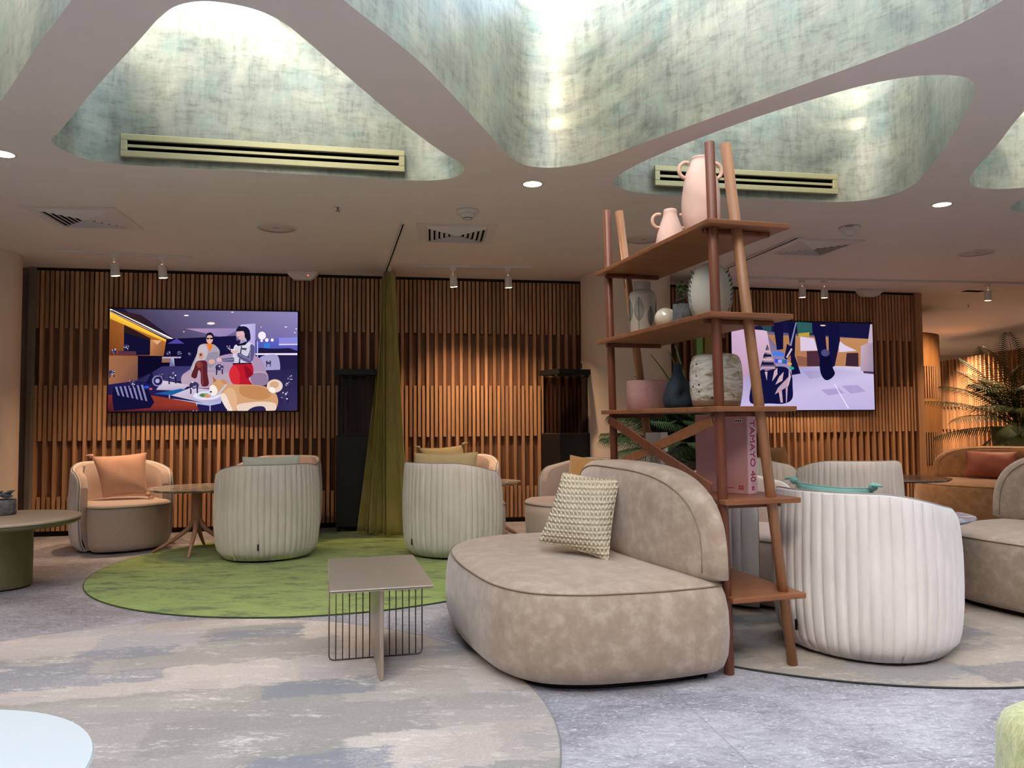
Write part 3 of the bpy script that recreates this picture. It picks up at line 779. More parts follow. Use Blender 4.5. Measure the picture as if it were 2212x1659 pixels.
round_table('small round marble table half hidden behind the grey armchair right of the curtain', (-.22, 7.36, .0), MT['marble'], .30, .57, 40, GT)
round_table('round blue grey marble table behind the nearest pale armchair', (2.27, 4.62, RZ), MT['bluemarble'], .43, .565, -16, GT)
round_table('round dark marble table between the taupe armchairs and the tan sofa', (3.70, 7.36, 0), MT['darkmarble'], .43, .575, 30, GT)

t = thing('drum_table', 'round taupe coffee table on an olive drum base at the left edge of the photo', 'table', (-3.62, 5.47, 0))
m = MB(); m.lathe([(0, .468), (.495, .468), (.5, .472), (.5, .482), (.495, .487), (0, .487)], (0, 0), 80, False); m.build('tabletop', MT['taupe'], t)
m = MB(); m.lathe([(0, .435), (.47, .435), (.492, .45), (.492, .468), (0, .468)], (0, 0), 80, False); m.build('rim', MT['olive'], t)
m = MB(); m.lathe([(0, .012), (.2, .012), (.2, .435), (0, .435)], (0, 0), 64, False); m.build('drum_base', MT['olive'], t)
m = MB(); m.cyl((0, 0), .19, .001, .012, 48); m.build('foot_ring', MT['plinth'], t)
t = thing('pale_round_table', 'pale round table in the bottom left corner of the photo', 'table', (-1.29, 1.49, RZ))
m = MB(); m.lathe([(0, .415), (.40, .415), (.43, .428), (.434, .435), (.43, .44), (0, .44)], (0, 0), 80, False); m.build('tabletop', MT['pale'], t)
m = MB(); m.lathe([(0, .36), (.05, .36), (.05, .415), (0, .415)], (0, 0), 32, False); m.lathe([(0, .01), (.035, .01), (.035, .40), (0, .40)], (0, 0), 24); m.build('column', MT['bronze'], t)
m = MB(); m.lathe([(0, .0), (.22, .0), (.22, .008), (.04, .02), (0, .02)], (0, 0), 48, False); m.build('base', MT['bronze'], t)

t = thing('wire_side_table', 'bronze side table with wire grid sides in the middle of the rug', 'side table', (-.665, 3.765, RZ), rad(14))
TH = .415
m = MB(); m.box((0, 0, TH-.004), (.45, .80, .008)); m.box((0, 0, TH-.012), (.44, .79, .006)); bevel(m.build('tabletop', MT['bronze'], t), .003, 2)
m = MB(); m.box((0, 0, (TH-.015)/2), (.018, .70, TH-.015)); bevel(m.build('upright_panel', MT['bronze'], t), .003, 1)
for s_ in (-1, 1):
    m = MB(); w = .222; nr = 7
    m.tube([(s_*.012, 0, .004), (s_*(w-.02), 0, .004), (s_*(w-.006), 0, .010), (s_*w, 0, .024), (s_*w, 0, TH-.015)], .0035, 8)
    for k in range(1, nr): x = s_*w*k/nr; m.tube([(x, 0, .004), (x, 0, TH-.015)], .003, 6)
    m.build('wire_grid', MT['bronzew'], t)

# fuzzy pouf
t = thing('pouf', 'lime yellow boucle pouf in the bottom right corner of the photo', 'pouf', (1.545, 1.80, 0), rad(8))
def rbox(hx, hy, z, ins, n=64, e=5.):
    return [((hx-ins)*math.copysign(abs(math.cos(2*PI*k/n))**(2/e), math.cos(2*PI*k/n)), (hy-ins)*math.copysign(abs(math.sin(2*PI*k/n))**(2/e), math.sin(2*PI*k/n)), z) for k in range(n)]
m = MB(); hx, hy = .31, .30
m.loops([rbox(hx, hy, .012, .04), rbox(hx, hy, .03, .012), rbox(hx, hy, .1, 0), rbox(hx, hy, .25, -.004), rbox(hx, hy, .36, .0), rbox(hx, hy, .395, .012), rbox(hx, hy, .415, .035), rbox(hx, hy, .424, .08), rbox(hx, hy, .43, .18), rbox(hx, hy, .432, .28)]); m.build('cover', MT['fuzz'], t)
m = MB(); m.loops([rbox(hx, hy, .0005, .06), rbox(hx, hy, .012, .06)], False); m.build('base', MT['plinth'], t)

# ------------------------------------------------------------------ the wooden shelf
O2 = Vector((.995, 3.525, 0)); E1 = Vector((-.28, .96, 0)).normalized(); E2 = Vector((.96, .28, 0)).normalized()
SA = math.atan2(E1.y, E1.x)          # local x = along the shelf; local -y = towards its rear (E2)
shelf = thing('ladder_shelf', 'tall mahogany ladder shelf with ceramics behind the taupe sofa', 'shelf', O2, SA)
def SL(a_, b_, z): return (a_, -b_, z)
def SW(a_, b_, z): q = O2+E1*a_+E2*b_; return (q.x, q.y, z)
for a_ in (0.0, 1.20):
    m = MB(); m.tube([SL(a_, -.028, RZ if a_ else .0), SL(a_, -.075, 2.43)], .0245, 8); bevel(m.build('front_post', MT['redwood'], shelf), .004, 1)
    m = MB(); m.tube([SL(a_, .305, RZ), SL(a_, .008, 2.43)], [.023, .025], 20); m.build('rear_post', MT['lightwood'], shelf)
LV = [(2.055, -.128, .30), (1.632, -.128, .31), (1.205, -.104, .315), (.785, -.065, .325), (.350, -.042, .34)]
for z, b0, b1 in LV:
    m = MB(); m.box(SL(.597, (b0+b1)/2, z-.012), (1.325, b1-b0, .024)); bevel(m.build('shelf_board', MT['redwoodx'], shelf), .004, 2)
for z, b0, b1 in LV:
    for a_ in (.03, 1.17):
        m = MB(); m.box(SL(a_, (b0+.03+b1-.05)/2, z-.036), (.03, b1-b0-.08, .022)); bevel(m.build('batten', MT['redwood'], shelf), .003, 1)
for (a0, z0, a1, z1, bo) in [(.02, 1.14, 1.18, .86, -.075), (.02, .83, 1.18, 1.15, -.086)]:
    m = MB(); m.bar(SL(a0, bo, z0), SL(a1, bo, z1), .011, .052); bevel(m.build('cross_brace', MT['redwoodx'] if bo > -.08 else MT['redwood'], shelf), .003, 1)

# things standing on the shelf --------------------------------------------------
Z1, Z2, Z3, Z4 = [l[0]+.0005 for l in LV[:4]]
def handle(parent, c, R_, r, ang, mat, zc, squash=1.1):
    m = MB(); ca, sa = math.cos(ang), math.sin(ang)
    pts = [(c*ca+R_*math.cos(k)*ca, c*sa+R_*math.cos(k)*sa, zc+R_*squash*math.sin(k)) for k in [rad(-115+230*i/18) for i in range(19)]]
    m.tube(pts, r, 10); return m.build('handle', mat, parent)
def jug(label, loc, h, r, nm):
    t = thing('two_handled_jug', label, 'jug', loc, 0)
    pr = [(0, .004), (r*.60, .0), (r*.72, .05*h), (r*.93, .22*h), (r*1.0, .42*h), (r*.96, .6*h), (r*.80, .78*h), (r*.58, .90*h), (r*.46, .965*h), (r*.48, .99*h), (r*.44, h), (r*.36, .985*h), (r*.36, .90*h), (0, .88*h)]
    q = crom([(x, 0, z) for x, z in pr], 4, False)
    m = MB(); m.lathe([(max(0, v.x), v.z) for v in q], (0, 0), 48, True, lambda a_, z: 1+.018*math.sin(3*a_+z*30)); m.build('body', MT['pinkjug'], t)
    for s_ in (PI+.1, .1): handle(t, r*.78, r*.38, r*.105, s_, MT['pinkloop'], h*.845)
    return t
jug('tall pink clay jug with two loop handles on the top shelf', SW(.385, .10, Z1), .445, .098, 'a')
def jug_small(label, loc, h, r):
    t = thing('two_handled_jug', label, 'jug', loc, 0)
    pr = [(0, .004), (r*.85, 0), (r*.99, .06*h), (r*1.0, .2*h), (r*.86, .45*h), (r*.62, .7*h), (r*.45, .88*h), (r*.44, .97*h), (r*.40, h), (r*.32, .98*h), (0, .9*h)]
    q = crom([(x, 0, z) for x, z in pr], 4, False)
    m = MB(); m.lathe([(max(0, v.x), v.z) for v in q], (0, 0), 48, True, lambda a_, z: 1+.02*math.sin(3*a_+z*30)); m.build('body', MT['pinkjug'], t)
    for s_ in (PI+.1, .1): handle(t, r*.80, r*.40, r*.11, s_, MT['pinkloop'], h*.74)
jug_small('small squat pink clay jug with loop handles on the top shelf', SW(.68, .08, Z1), .25, .085)

def leaf_poly(m, cyl_r, ang, zc, hl, wl, out=.0012, mirror=1):
    """an etched leaf outline wrapped on a cylinder, with midrib and side veins"""
    def P(x, z): a_ = ang+x/cyl_r; return ((cyl_r+out)*math.cos(a_), (cyl_r+out)*math.sin(a_), z)
    pts = []
    for k in range(25):
        t_ = k/24; w = wl*math.sin(PI*t_**.85)**.9
        pts.append((w, zc-hl/2+hl*t_))
    L = [P(x, z) for x, z in pts]+[P(-x, z) for x, z in pts[::-1]]
    m.tube(L, .0011, 5, True)
    m.tube([P(0, zc-hl*.95), P(0, zc), P(0, zc+hl*.5)], .0013, 5)
    for k in range(3, 22):
        x, z = pts[k]
        for s_ in (-1, 1): m.tube([P(0, z-.012), P(s_*x*.5, z-.003), P(s_*x*.95, z)], .0009, 4)
t = thing('leaf_vase', 'cream stoneware vase etched with grey leaves on the second shelf', 'vase', SW(1.063, .09, Z2))
pr = [(0, .003), (.074, 0), (.08, .008), (.08, .25), (.077, .268), (.062, .282), (.052, .286), (.05, .292), (.05, .335), (.046, .337), (.042, .333), (.042, .29), (0, .28)]
m = MB(); m.lathe(pr, (0, 0), 56); m.build('body', MT['stoneware'], t)
m = MB()
fa = math.atan2(-4.6, -.75)
for k in range(7):
    big = k % 2 == 0; leaf_poly(m, .08, fa+(k-.3)*2*PI/7.0, .165 if big else .125, .14 if big else .115, .029 if big else .02)
m.build('leaf_etching', MT['leafprint'], t)
t = thing('pearl_ball', 'shiny mother of pearl ball beside the leaf vase', 'ornament', SW(.64, .02, Z2))
m = MB(); R_ = .06; m.lathe([(R_*math.sin(PI*k/24), R_-R_*math.cos(PI*k/24)) for k in range(25)], (0, 0), 40); m.build('ball', MT['pearl'], t)
def pot_succ(label, loc, r, h):
    t = thing('succulent_pot', label, 'potted plant', loc)
    m = MB(); m.lathe([(0, .002), (r*.9, 0), (r, .01), (r*1.02, h*.5), (r*.97, h), (r*.85, h), (r*.85, h-.015), (0, h-.015)], (0, 0), 36, True, lambda a_, z: 1+.012*math.sin(5*a_+z*40)); m.build('pot', MT['slate'], t)
    m = MB(); m.cyl((0, 0), r*.86, h-.016, h-.008, 30); m.build('soil', MT['soil'], t)
    return t
t = pot_succ('dark grey pot with a green sprig and twigs between the pearl ball and white vase', SW(.545, .075, Z2), .055, .125)
m = MB()
for k in range(4):
    m.tube([(.035*math.cos(j*.5+k), .035*math.sin(j*.5+k), .122+.0035*j+.006*k) for j in range(9)], .006, 6)
m.build('twig', MT['twig'], t)
m = MB(); m.tube([(0, 0, .115), (.0, .006, .17), (-.012, .0, .225)], .0025, 6)
for k in range(16):
    h = .165+.005*k; a_ = k*2.4; c = Vector((-.006+.024*math.cos(a_), .024*math.sin(a_), h))
    R = Matrix.Rotation(a_, 3, 'Z') @ Matrix.Rotation(.7, 3, 'Y')
    m.add([c+R @ Vector((.014*math.cos(2*PI*j/8), .011*math.sin(2*PI*j/8), s_*.0015)) for s_ in (-1, 1) for j in range(8)],
          [list(range(8))[::-1], list(range(8, 16))]+[(j, (j+1) % 8, 8+(j+1) % 8, 8+j) for j in range(8)])
m.build('sprig', MT['sprig'], t)
t = thing('oval_vase', 'large pale oval vase with dark leaf fins on the second shelf', 'vase', SW(.295, .09, Z2))
pr = crom([(x, 0, z) for x, z in [(0, .003), (.066, 0), (.085, .03), (.105, .09), (.108, .15), (.098, .21), (.076, .26), (.05, .285), (.036, .292), (.03, .286), (0, .27)]], 4, False)
m = MB(); m.lathe([(max(0, v.x), v.z) for v in pr], (0, 0), 56); m.build('body', MT['whitevase'], t)
m = MB()
vdir = math.atan2(-3.83, -.86)
def rprof(z):
    b_ = min(pr, key=lambda v: abs(v.z-z)+(0 if v.x > .03 else 9)); return b_.x
for side in (-1, 1):
    for k in range(10):
        z = .035+.023*k; r = rprof(z); a_ = vdir+side*rad(62)
        for j in (0, 1):
            a2 = a_+side*j*rad(16); zz = z+.01*j
            c = Vector((r*math.cos(a2), r*math.sin(a2), zz)); tg = Vector((-math.sin(a2)*side, math.cos(a2)*side, 0)); up = Vector((0, 0, 1)); o_ = Vector((math.cos(a2), math.sin(a2), 0))
            tip = c+tg*.020+up*.018+o_*.004; b_ = c-tg*.008-up*.010
            m.add([b_-o_*.004, c+up*.007+o_*.003, tip, c-up*.008+o_*.003, c-o_*.006], [(0, 1, 2, 3), (0, 4, 1), (1, 4, 2), (2, 4, 3), (3, 4, 0)])
m.build('leaf_fin', MT['leaffin'], t)

t = thing('pink_planter', 'pitted pink cylindrical planter on the middle shelf', 'planter', SW(1.06, .12, Z3))
m = MB(); m.lathe([(0, .003), (.122, 0), (.128, .006), (.130, .165), (.128, .172), (.11, .172), (.108, .165), (.105, .12), (0, .118)], (0, 0), 64); m.build('body', MT['pinkpot'], t)
m = MB(); m.cyl((0, 0), .104, .12, .128, 40); m.build('soil', MT['soil'], t)
t = thing('ink_vase', 'blue black sculpted vase with a narrow neck on the middle shelf', 'vase', SW(.605, .07, Z3))
pr = crom([(x, 0, z) for x, z in [(0, .003), (.066, 0), (.076, .012), (.082, .05), (.074, .095), (.054, .14), (.034, .175), (.026, .20), (.025, .236), (.021, .238), (.019, .22), (0, .2)]], 4, False)
dn = math.atan2(-4.16, -1.0)
def dent(a_, z): 
    d = (a_-dn-.45+PI) % (2*PI)-PI; g = math.exp(-(d/.5)**2)*math.exp(-((z-.075-.012*d)/.032)**2); return 1-.42*g+.05*math.exp(-((d-.7)/.35)**2)*math.exp(-((z-.1)/.05)**2)
m = MB(); m.lathe([(max(0, v.x), v.z) for v in pr], (0, 0), 96, True, dent); m.build('body', MT['inkvase'], t)
t = thing('speckled_vase', 'large white and brown speckled ceramic jar on the middle shelf', 'vase', SW(.258, .09, Z3))
pr = crom([(x, 0, z) for x, z in [(0, .002), (.105, 0), (.114, .008), (.118, .03), (.125, .08), (.127, .17), (.122, .22), (.108, .252), (.08, .262), (.05, .263), (.045, .255), (0, .25)]], 4, False)
m = MB(); m.lathe([(max(0, v.x), v.z) for v in pr], (0, 0), 64, True, lambda a_, z: 1+.012*math.sin(2*a_+z*22)); m.build('body', MT['speckle'], t)

def book(name, label, P0, dirc, W, H, T, mc, ms, z):
    """P0: floor point of the spine/front-cover corner; local x along the cover away from the spine, local y along the spine"""
    t = thing(name, label, 'book', (P0[0], P0[1], z), math.atan2(dirc[1], dirc[0]))
    m = MB(); m.box((W/2, -.0015, H/2), (W, .003, H)); m.build('front_cover', mc, t)
    m = MB(); m.box((W/2, -T+.0015, H/2), (W, .003, H)); m.build('back_cover', mc, t)
    m = MB(); m.box((-.0015, -T/2, H/2), (.003, T, H)); m.build('spine', ms, t)
    m = MB(); m.box((W/2-.004, -T/2, H/2), (W-.012, T-.0065, H-.008)); m.build('page_block', MT['page'], t)
    return t
t = book('art_book', 'large pink book lettered TAMAYO 40 on the fourth shelf', (1.135, 3.725), (-.70, .714), .287, .385, .085, MT['bookpink'], MT['bookspine'], Z4)
# spine faces local -x ; letters run down the spine
rs = Matrix((Vector((0, 0, -1)), Vector((0, -1, 0)), Vector((-1, 0, 0)))).transposed()
text('lettering', 'TAMAYO', .066, MT['redink'], t, (-.0035, -.0425, .242), rs.to_euler(), .0008, .84)
text('lettering', '40', .066, MT['redink'], t, (-.0035, -.0425, .083), rs.to_euler(), .0008, .85)
rs2 = Matrix((Vector((0, -1, 0)), Vector((0, 0, 1)), Vector((-1, 0, 0)))).transposed()
m = MB()
for k, (y_, z_) in enumerate([(-.036, .030), (-.036, .020), (-.048, .030), (-.048, .020)]): m.box((-.0034, y_, z_), (.001, .009, .008))
m.build('publisher_mark', MT['redink'], t)
# cover faces local +y
m = MB()
for x_, z_ in [(.030, .034), (.030, .023), (.044, .034), (.044, .023)]: m.box((x_, .0006, z_), (.010, .001, .009))
m.build('cover_mark', MT['redink'], t)
m = MB(); m.box((.045, .0006, .352), (.04, .001, .016)); m.build('barcode_sticker', MT['page'], t)
m = MB()
for k in range(3): m.box((.033+.012*k, .0013, .352), (.008, .0006, .009))
m.build('sticker_print', MT['ink'], t)
m = MB(); m.box((.105, .0006, .026), (.06, .001, .004)); m.build('cover_caption', MT['redink'], t)
t = book('slim_book', 'white book standing upright behind the shelf cross brace', (.86, 4.50), (-.88, .47), .085, .285, .15, MT['bookwhite'], MT['bookwhite'], Z4)
rc = Matrix((Vector((0, 0, -1)), Vector((1, 0, 0)), Vector((0, 1, 0)))).transposed()
text('lettering', 'INA', .030, MT['gilt'], t, (.050, .0008, .135), rc.to_euler(), .0006)
text('lettering', 'DI', .030, MT['gilt'], t, (.022, .0008, .128), rc.to_euler(), .0006)
m = MB(); m.bar((-.0034, -.05, .155), (-.0034, -.085, .115), .001, .012, (1, 0, 0)); m.bar((-.0034, -.10, .145), (-.0034, -.085, .10), .001, .006, (1, 0, 0)); m.bar((-.0034, -.06, .12), (-.0034, -.10, .105), .001, .005, (1, 0, 0)); m.build('spine_figure', MT['ink'], t)
t = pot_succ('grey pot of blue grey succulent rosettes behind the pink book', SW(.70, .10, Z4), .062, .125)
def rosette(m, c, r, tilt=0, az=0, nl=22):
    R0 = Matrix.Rotation(az, 3, 'Z') @ Matrix.Rotation(tilt, 3, 'Y')
    for k in range(nl):
        f_ = k/nl; a_ = k*2.39996; el = .25+.95*(1-f_); L = r*(1-.55*(1-f_)*.6)*(.55+.45*f_); w = L*.34
        R = R0 @ Matrix.Rotation(a_, 3, 'Z') @ Matrix.Rotation(-el, 3, 'Y')
        prof = [(0, .3), (.35, .8), (.65, 1.), (.88, .6), (1, .05)]
        top_ = []; vs = []
        for x, ww in prof:
            for y_, z_ in ((-1, 0), (-.5, -.35), (0, -.45), (.5, -.35), (1, 0), (0, .15)): vs.append(Vector(c)+R @ Vector((x*L, y_*ww*w, z_*ww*w)))
        fs = [(i*6+j, i*6+(j+1) % 6, (i+1)*6+(j+1) % 6, (i+1)*6+j) for i in range(4) for j in range(6)]+[[24+j for j in range(6)]]
        m.add(vs, fs, True)
for k, (x, y_, z_, r_) in enumerate([(0, 0, .135, .05), (-.02, .02, .17, .045), (.02, -.01, .19, .038)]):
    m = MB(); rosette(m, (x, y_, z_), r_, .35, k*2., 20); m.build('rosette', MT['succ'], t)
t = pot_succ('small grey pot of succulents on the left coffee table', (-3.72, 5.64, .4875), .085, .11)
for k, (x, y_, z_, r_) in enumerate([(.02, -.02, .125, .075), (-.05, .0, .15, .06), (.03, .03, .15, .05)]):
    m = MB(); rosette(m, (x, y_, z_), r_, .3, k*2., 20); m.build('rosette', MT['succ'], t)

# ------------------------------------------------------------------ palms
def frond(m, base, az, L, lift, droop, nl=30, ll=.36, lw=.0085):
    d = Vector((math.cos(az), math.sin(az), 0)); pts = []
    for k in range(25):
        s_ = k/24; pts.append(Vector(base)+d*(L*(s_*math.cos(lift)+.12*s_*s_))+Vector((0, 0, L*(s_*math.sin(lift)-droop*s_*s_))))
    m.tube(pts, [.009*(1-.8*k/24) for k in range(25)], 6)
    side = Vector((-d.y, d.x, 0))
    for k in range(nl):
        s_ = .18+.8*k/(nl-1); i = min(int(s_*24), 23); q = pts[i].lerp(pts[i+1], s_*24-i); tg = (pts[i+1]-pts[i]).normalized()
        l_ = ll*math.sin(PI*min(1, .12+.86*s_))**.7
        for sg in (-1, 1):
            dr = (side*sg*.85+tg*.75+Vector((0, 0, -.12))).normalized(); n_ = dr.cross(tg).normalized(); wv = dr.cross(n_).normalized()
            e1_ = q+dr*l_*.45+Vector((0, 0, .01)); e2_ = q+dr*l_+Vector((0, 0, -.09*l_/.3))
            m.add([q, e1_+wv*lw, e2_, e1_-wv*lw, e1_+n_*.003], [(0, 1, 4), (1, 2, 4), (2, 3, 4), (3, 0, 4), (0, 3, 2, 1)])
def palm(name, label, loc, ph, pr_, fr, mat, potm):
    t = thing(name, label, 'potted plant', loc)
    m = MB(); m.lathe([(0, .0), (pr_*.78, 0), (pr_*.8, .01), (pr_, ph), (pr_*.93, ph), (pr_*.9, ph-.05), (0, ph-.05)], (0, 0), 48); m.build('planter', potm, t)
    m = MB(); m.cyl((0, 0), pr_*.9, ph-.055, ph-.045, 36); m.build('soil', MT['soil'], t)
    for (az, L, lift, dr) in fr:
        m = MB(); frond(m, (.03*math.cos(rad(az)), .03*math.sin(rad(az)), ph-.06), rad(az), L, rad(lift), dr); m.build('frond', mat, t)
    return t
random.seed(5)
FR = [(190, 1.55, 62, .38), (215, 1.6, 55, .42), (240, 1.45, 66, .35), (270, 1.5, 58, .4), (160, 1.4, 58, .42), (180, 1.5, 38, .36), (205, 1.35, 30, .4), (235, 1.2, 22, .4), (300, 1.4, 60, .35), (330, 1.4, 52, .4), (20, 1.4, 60, .4), (90, 1.4, 62, .4), (200, 1.65, 74, .3), (255, 1.2, 40, .45), (175, 1.0, 15, .35), (225, 1.65, 78, .22), (280, 1.6, 76, .2), (210, 1.2, 48, .5), (195, 1.3, 68, .5), (250, 1.3, 70, .5), (170, 1.25, 70, .45), (230, 1.0, 55, .55), (150, 1.5, 72, .3), (260, 1.0, 12, .4), (215, .9, 5, .4)]
palm('potted_palm', 'tall dark palm in a grey green planter at the right edge, behind the tan sofa', (6.72, 10.15, 0), 1.02, .36, FR, MT['palmwarm'], MT['potgrey'])
FR2 = [(az, L, lift, .42) for az, L, lift in [(200, 1.05, 62), (222, .95, 55), (240, .85, 60), (180, 1.05, 55), (165, 1.0, 62), (150, .85, 66), (195, .9, 72), (215, .95, 70), (235, .9, 72), (250, .7, 58), (190, .95, 42), (172, .95, 45), (130, .8, 70), (110, .7, 72), (205, .85, 35), (225, .8, 40), (185, .8, 66), (245, .75, 45)]]
t = palm('potted_palm', 'bushy dark palm behind the wooden shelf, in front of the cream column', (1.56, 6.35, RZ), .80, .20, FR2, MT['palm'], MT['potgrey'])
for k, (az, L, out_) in enumerate([(185, 1.32, .42), (200, 1.20, .62), (260, 1.45, .10), (90, 1.42, .08), (150, 1.35, .22), (200, 1.3, .3), (170, 1.1, .55)]):
    m = MB(); a_ = rad(az); d = Vector((math.cos(a_), math.sin(a_), 0)); sd = Vector((-d.y, d.x, 0)); G = [[], [], []]
    for j in range(17):
        s_ = j/16; c = d*(out_*s_**1.6)+Vector((0, 0, .66+(L-.16)*s_-.35*out_*s_**3)); w = .026*math.sin(PI*min(1, .12+.88*s_))**.6+.001
        G[0].append(c+sd*w); G[1].append(c-d*.006); G[2].append(c-sd*w)
    m.grid(G); o = m.build('strap_leaf', MT['strap'], t); so = o.modifiers.new('thick', 'SOLIDIFY'); so.thickness = .003

# ------------------------------------------------------------------ curtains and their tracks
def curtain(name, label, T0, T1, B0, B1, nf, seed, zt=ZC-.06, zb=.03):
    t = thing(name, label, 'curtain', ((B0[0]+B1[0])/2, (B0[1]+B1[1])/2, 0)); o_ = t.location; rnd = random.Random(seed)
    ph = [rnd.uniform(-.5, .5) for _ in range(12)]
    n, k_ = nf*14, 24; G = []
    for i in range(n+1):
        u = i/n; row = []
        for j in range(k_+1):
            v = j/k_
            A = Vector((*T0, 0)).lerp(Vector((*T1, 0)), u); B = Vector((*B0, 0)).lerp(Vector((*B1, 0)), u); e = v**1.25
            q = A.lerp(B, e); d = (Vector((*T1, 0))-Vector((*T0, 0))).normalized(); nn = Vector((d.y, -d.x, 0))
            am = .035+.055*e; w = u*nf*2*PI+ph[int(u*10)]*.2
            q = q+nn*(am*math.sin(w)+.018*math.sin(w*.37+2*v+seed))+d*(.02*math.sin(2*w+1))
            row.append((q.x-o_.x, q.y-o_.y, zt+(zb-zt)*v))
        G.append(row)
    m = MB(); m.grid(G); c = m.build('cloth', MT['curtain'], t); so = c.modifiers.new('thick', 'SOLIDIFY'); so.thickness = .004
    for i in range(4):
        q = Vector((*T0, 0)).lerp(Vector((*T1, 0)), (i+.3)/3.6); m = MB(); m.box((q.x-o_.x, q.y-o_.y, ZC-.040), (.02, .02, .045)); m.build('glider', MT['white'], t)
    return t
curtain('curtain', 'olive velvet curtain gathered in front of the slatted wall between the two grey armchairs', (-1.24, 7.82), (-1.37, 8.30), (-1.08, 7.56), (-1.50, 7.86), 6, 1)
curtain('curtain', 'olive velvet curtain mostly hidden behind the wooden shelf, right of the column', (2.22, 8.40), (2.14, 8.95), (2.10, 8.35), (2.14, 8.95), 5, 2)
def ctrack(label, A, B):
    A = Vector((*A, ZC-.009)); B = Vector((*B, ZC-.009)); C = (A+B)/2
    t = thing('curtain_track', label, 'curtain track', C)
    m = MB(); m.bar(A-C, B-C, .035, .016); m.build('rail', MT['white'], t)
    m = MB(); m.bar(A-C+Vector((0, 0, -.0095)), B-C+Vector((0, 0, -.0095)), .009, .004); m.build('slot', MT['void'], t)  # flat dark strip painted as the shade in the slot
ctrack('white ceiling curtain track leading to the olive curtain left of centre', (-.87, 6.15), (-1.41, 8.45))
ctrack('white ceiling curtain track running behind the top of the wooden shelf', (2.53, 6.72), (2.13, 8.95))

# ------------------------------------------------------------------ black towers with a glass enclosure
def tower(label, loc, rz):
    t = thing('glass_tower', label, 'stand', loc, rz); t.scale = (.86, .90, 1)
    m = MB(); m.box((0, 0, .53), (.46, .40, .94)); bevel(m.build('cabinet', MT['black'], t), .004, 1)
    m = MB()
    for x in (-.205, .205):
        for y_ in (-.18, .18): m.box((x, y_, 1.32), (.010, .010, .64))
    m.build('corner_rod', MT['black'], t)
    for nm, c, d in (('glass_pane', (0, -.178, 1.31), (.40, .006, .61)), ('glass_pane', (0, .178, 1.31), (.40, .006, .61)), ('glass_pane', (-.203, 0, 1.31), (.006, .34, .61)), ('glass_pane', (.203, 0, 1.31), (.006, .34, .61))):
        m = MB(); m.box(c, d); m.build(nm, MT['towerglass'], t)
    m = MB()
    for y_ in (-.20, .20): m.box((0, y_, 1.665), (.50, .06, .055))
    for x in (-.225, .225): m.box((x, 0, 1.665), (.05, .34, .055)); m.box((x, -.16, 1.625), (.05, .07, .03))
    m.build('canopy', MT['black'], t)
    for x in (-.2, .2):
        for y_ in (-.17, .17):
            m = MB(); m.tube([(x-.012, y_, .03), (x+.012, y_, .03)], .03, 16); m.build('castor', MT['plinth'], t)
    return t
tower('black cabinet with a glass enclosure on top, left of the olive curtain', (-1.665, 8.20, 0), rad(9))
tower('black cabinet with a glass enclosure on top, at the left side of the cream column', (.585, 8.42, 0), rad(30)) 

# ------------------------------------------------------------------ ceiling fittings
def diffuser(label, c, rz, sz=.66):
    t = thing('ceiling_vent', label, 'vent', (c[0], c[1], ZC), rz, 'square ceiling air vents')
    def ring(h0, h1, z0, z1):
        vs = [(sx*h, sy*h, z) for h, z in ((h0, z0), (h1, z1)) for sx, sy in ((-1, -1), (1, -1), (1, 1), (-1, 1))]
        return vs, [(k, (k+1) % 4, 4+(k+1) % 4, 4+k) for k in range(4)]
    H = sz/2
    m = MB(); m.box((0, 0, -.0015), (sz*.86, sz*.86, .003)); m.build('recess_shade_plate', MT['void'], t)  # flat plate on the uncut ceiling, shade of the recess painted black
    m = MB()
    for x, y_, dx, dy in ((-H+.035, 0, .07, sz), (H-.035, 0, .07, sz), (0, -H+.035, sz-.14, .07), (0, H-.035, sz-.14, .07)): m.box((x, y_, -.005), (dx, dy, .010))
    m.build('frame', MT['grille'], t)
    m = MB(); h = H-.07
    for k in range(6):
        a0 = h*(1-k/6.3); vs, fs = ring(a0, a0-.026, -.010, -.026); m.add(vs, fs); vs2, f2 = ring(a0-.0262, a0-.0262, -.026, -.0135); m.add(vs2, f2)
    m.box((0, 0, -.026), (.05, .05, .004)); m.build('louvre', MT['grille'], t, fix=False)
diffuser('square white ceiling vent at the upper left, above the left television', (-3.32, 5.93), rad(8))
diffuser('square white ceiling vent between the olive curtain track and the smoke detector', (-.47, 6.53), rad(6))
diffuser('square white ceiling vent right of the wooden shelf', (2.83, 7.16), rad(10))
def slot_grille(label, A, B, z0, z1, nrm):
    A = Vector((*A, 0)); B = Vector((*B, 0)); d = B-A; L = d.length; C = (A+B)/2; ang = math.atan2(d.y, d.x)
    t = thing('slot_grille', label, 'vent', (C.x, C.y, (z0+z1)/2), ang, 'brass slot grilles in the skylights'); h = z1-z0
    # local -y faces the room
    m = MB()
    for zz in (h/2-.019, -h/2+.019): m.box((0, -.014, zz), (L, .028, .038))
    for x in (-L/2+.019, L/2-.019): m.box((x, -.014, 0), (.038, .028, h-.076))
    bevel(m.build('frame', MT['gold'], t), .003, 1)
    m = MB(); m.box((0, -.010, 0), (L-.076, .016, .017)); m.build('divider', MT['gold'], t)
    m = MB(); m.box((0, -.002, 0), (L-.07, .004, h-.07)); m.build('recess_shade_plate', MT['void'], t)  # flat backing plate, black in place of the shade behind the slots
slot_grille('long brass slot grille in the left skylight', (-2.415, 4.700), (-.705, 5.045), 2.798, 2.940, 0)
slot_grille('brass slot grille partly hidden by the pink jug, in the right skylight', (1.022, 5.405), (2.425, 5.655), 2.807, 2.952, 0)
GD = 'round recessed downlights'
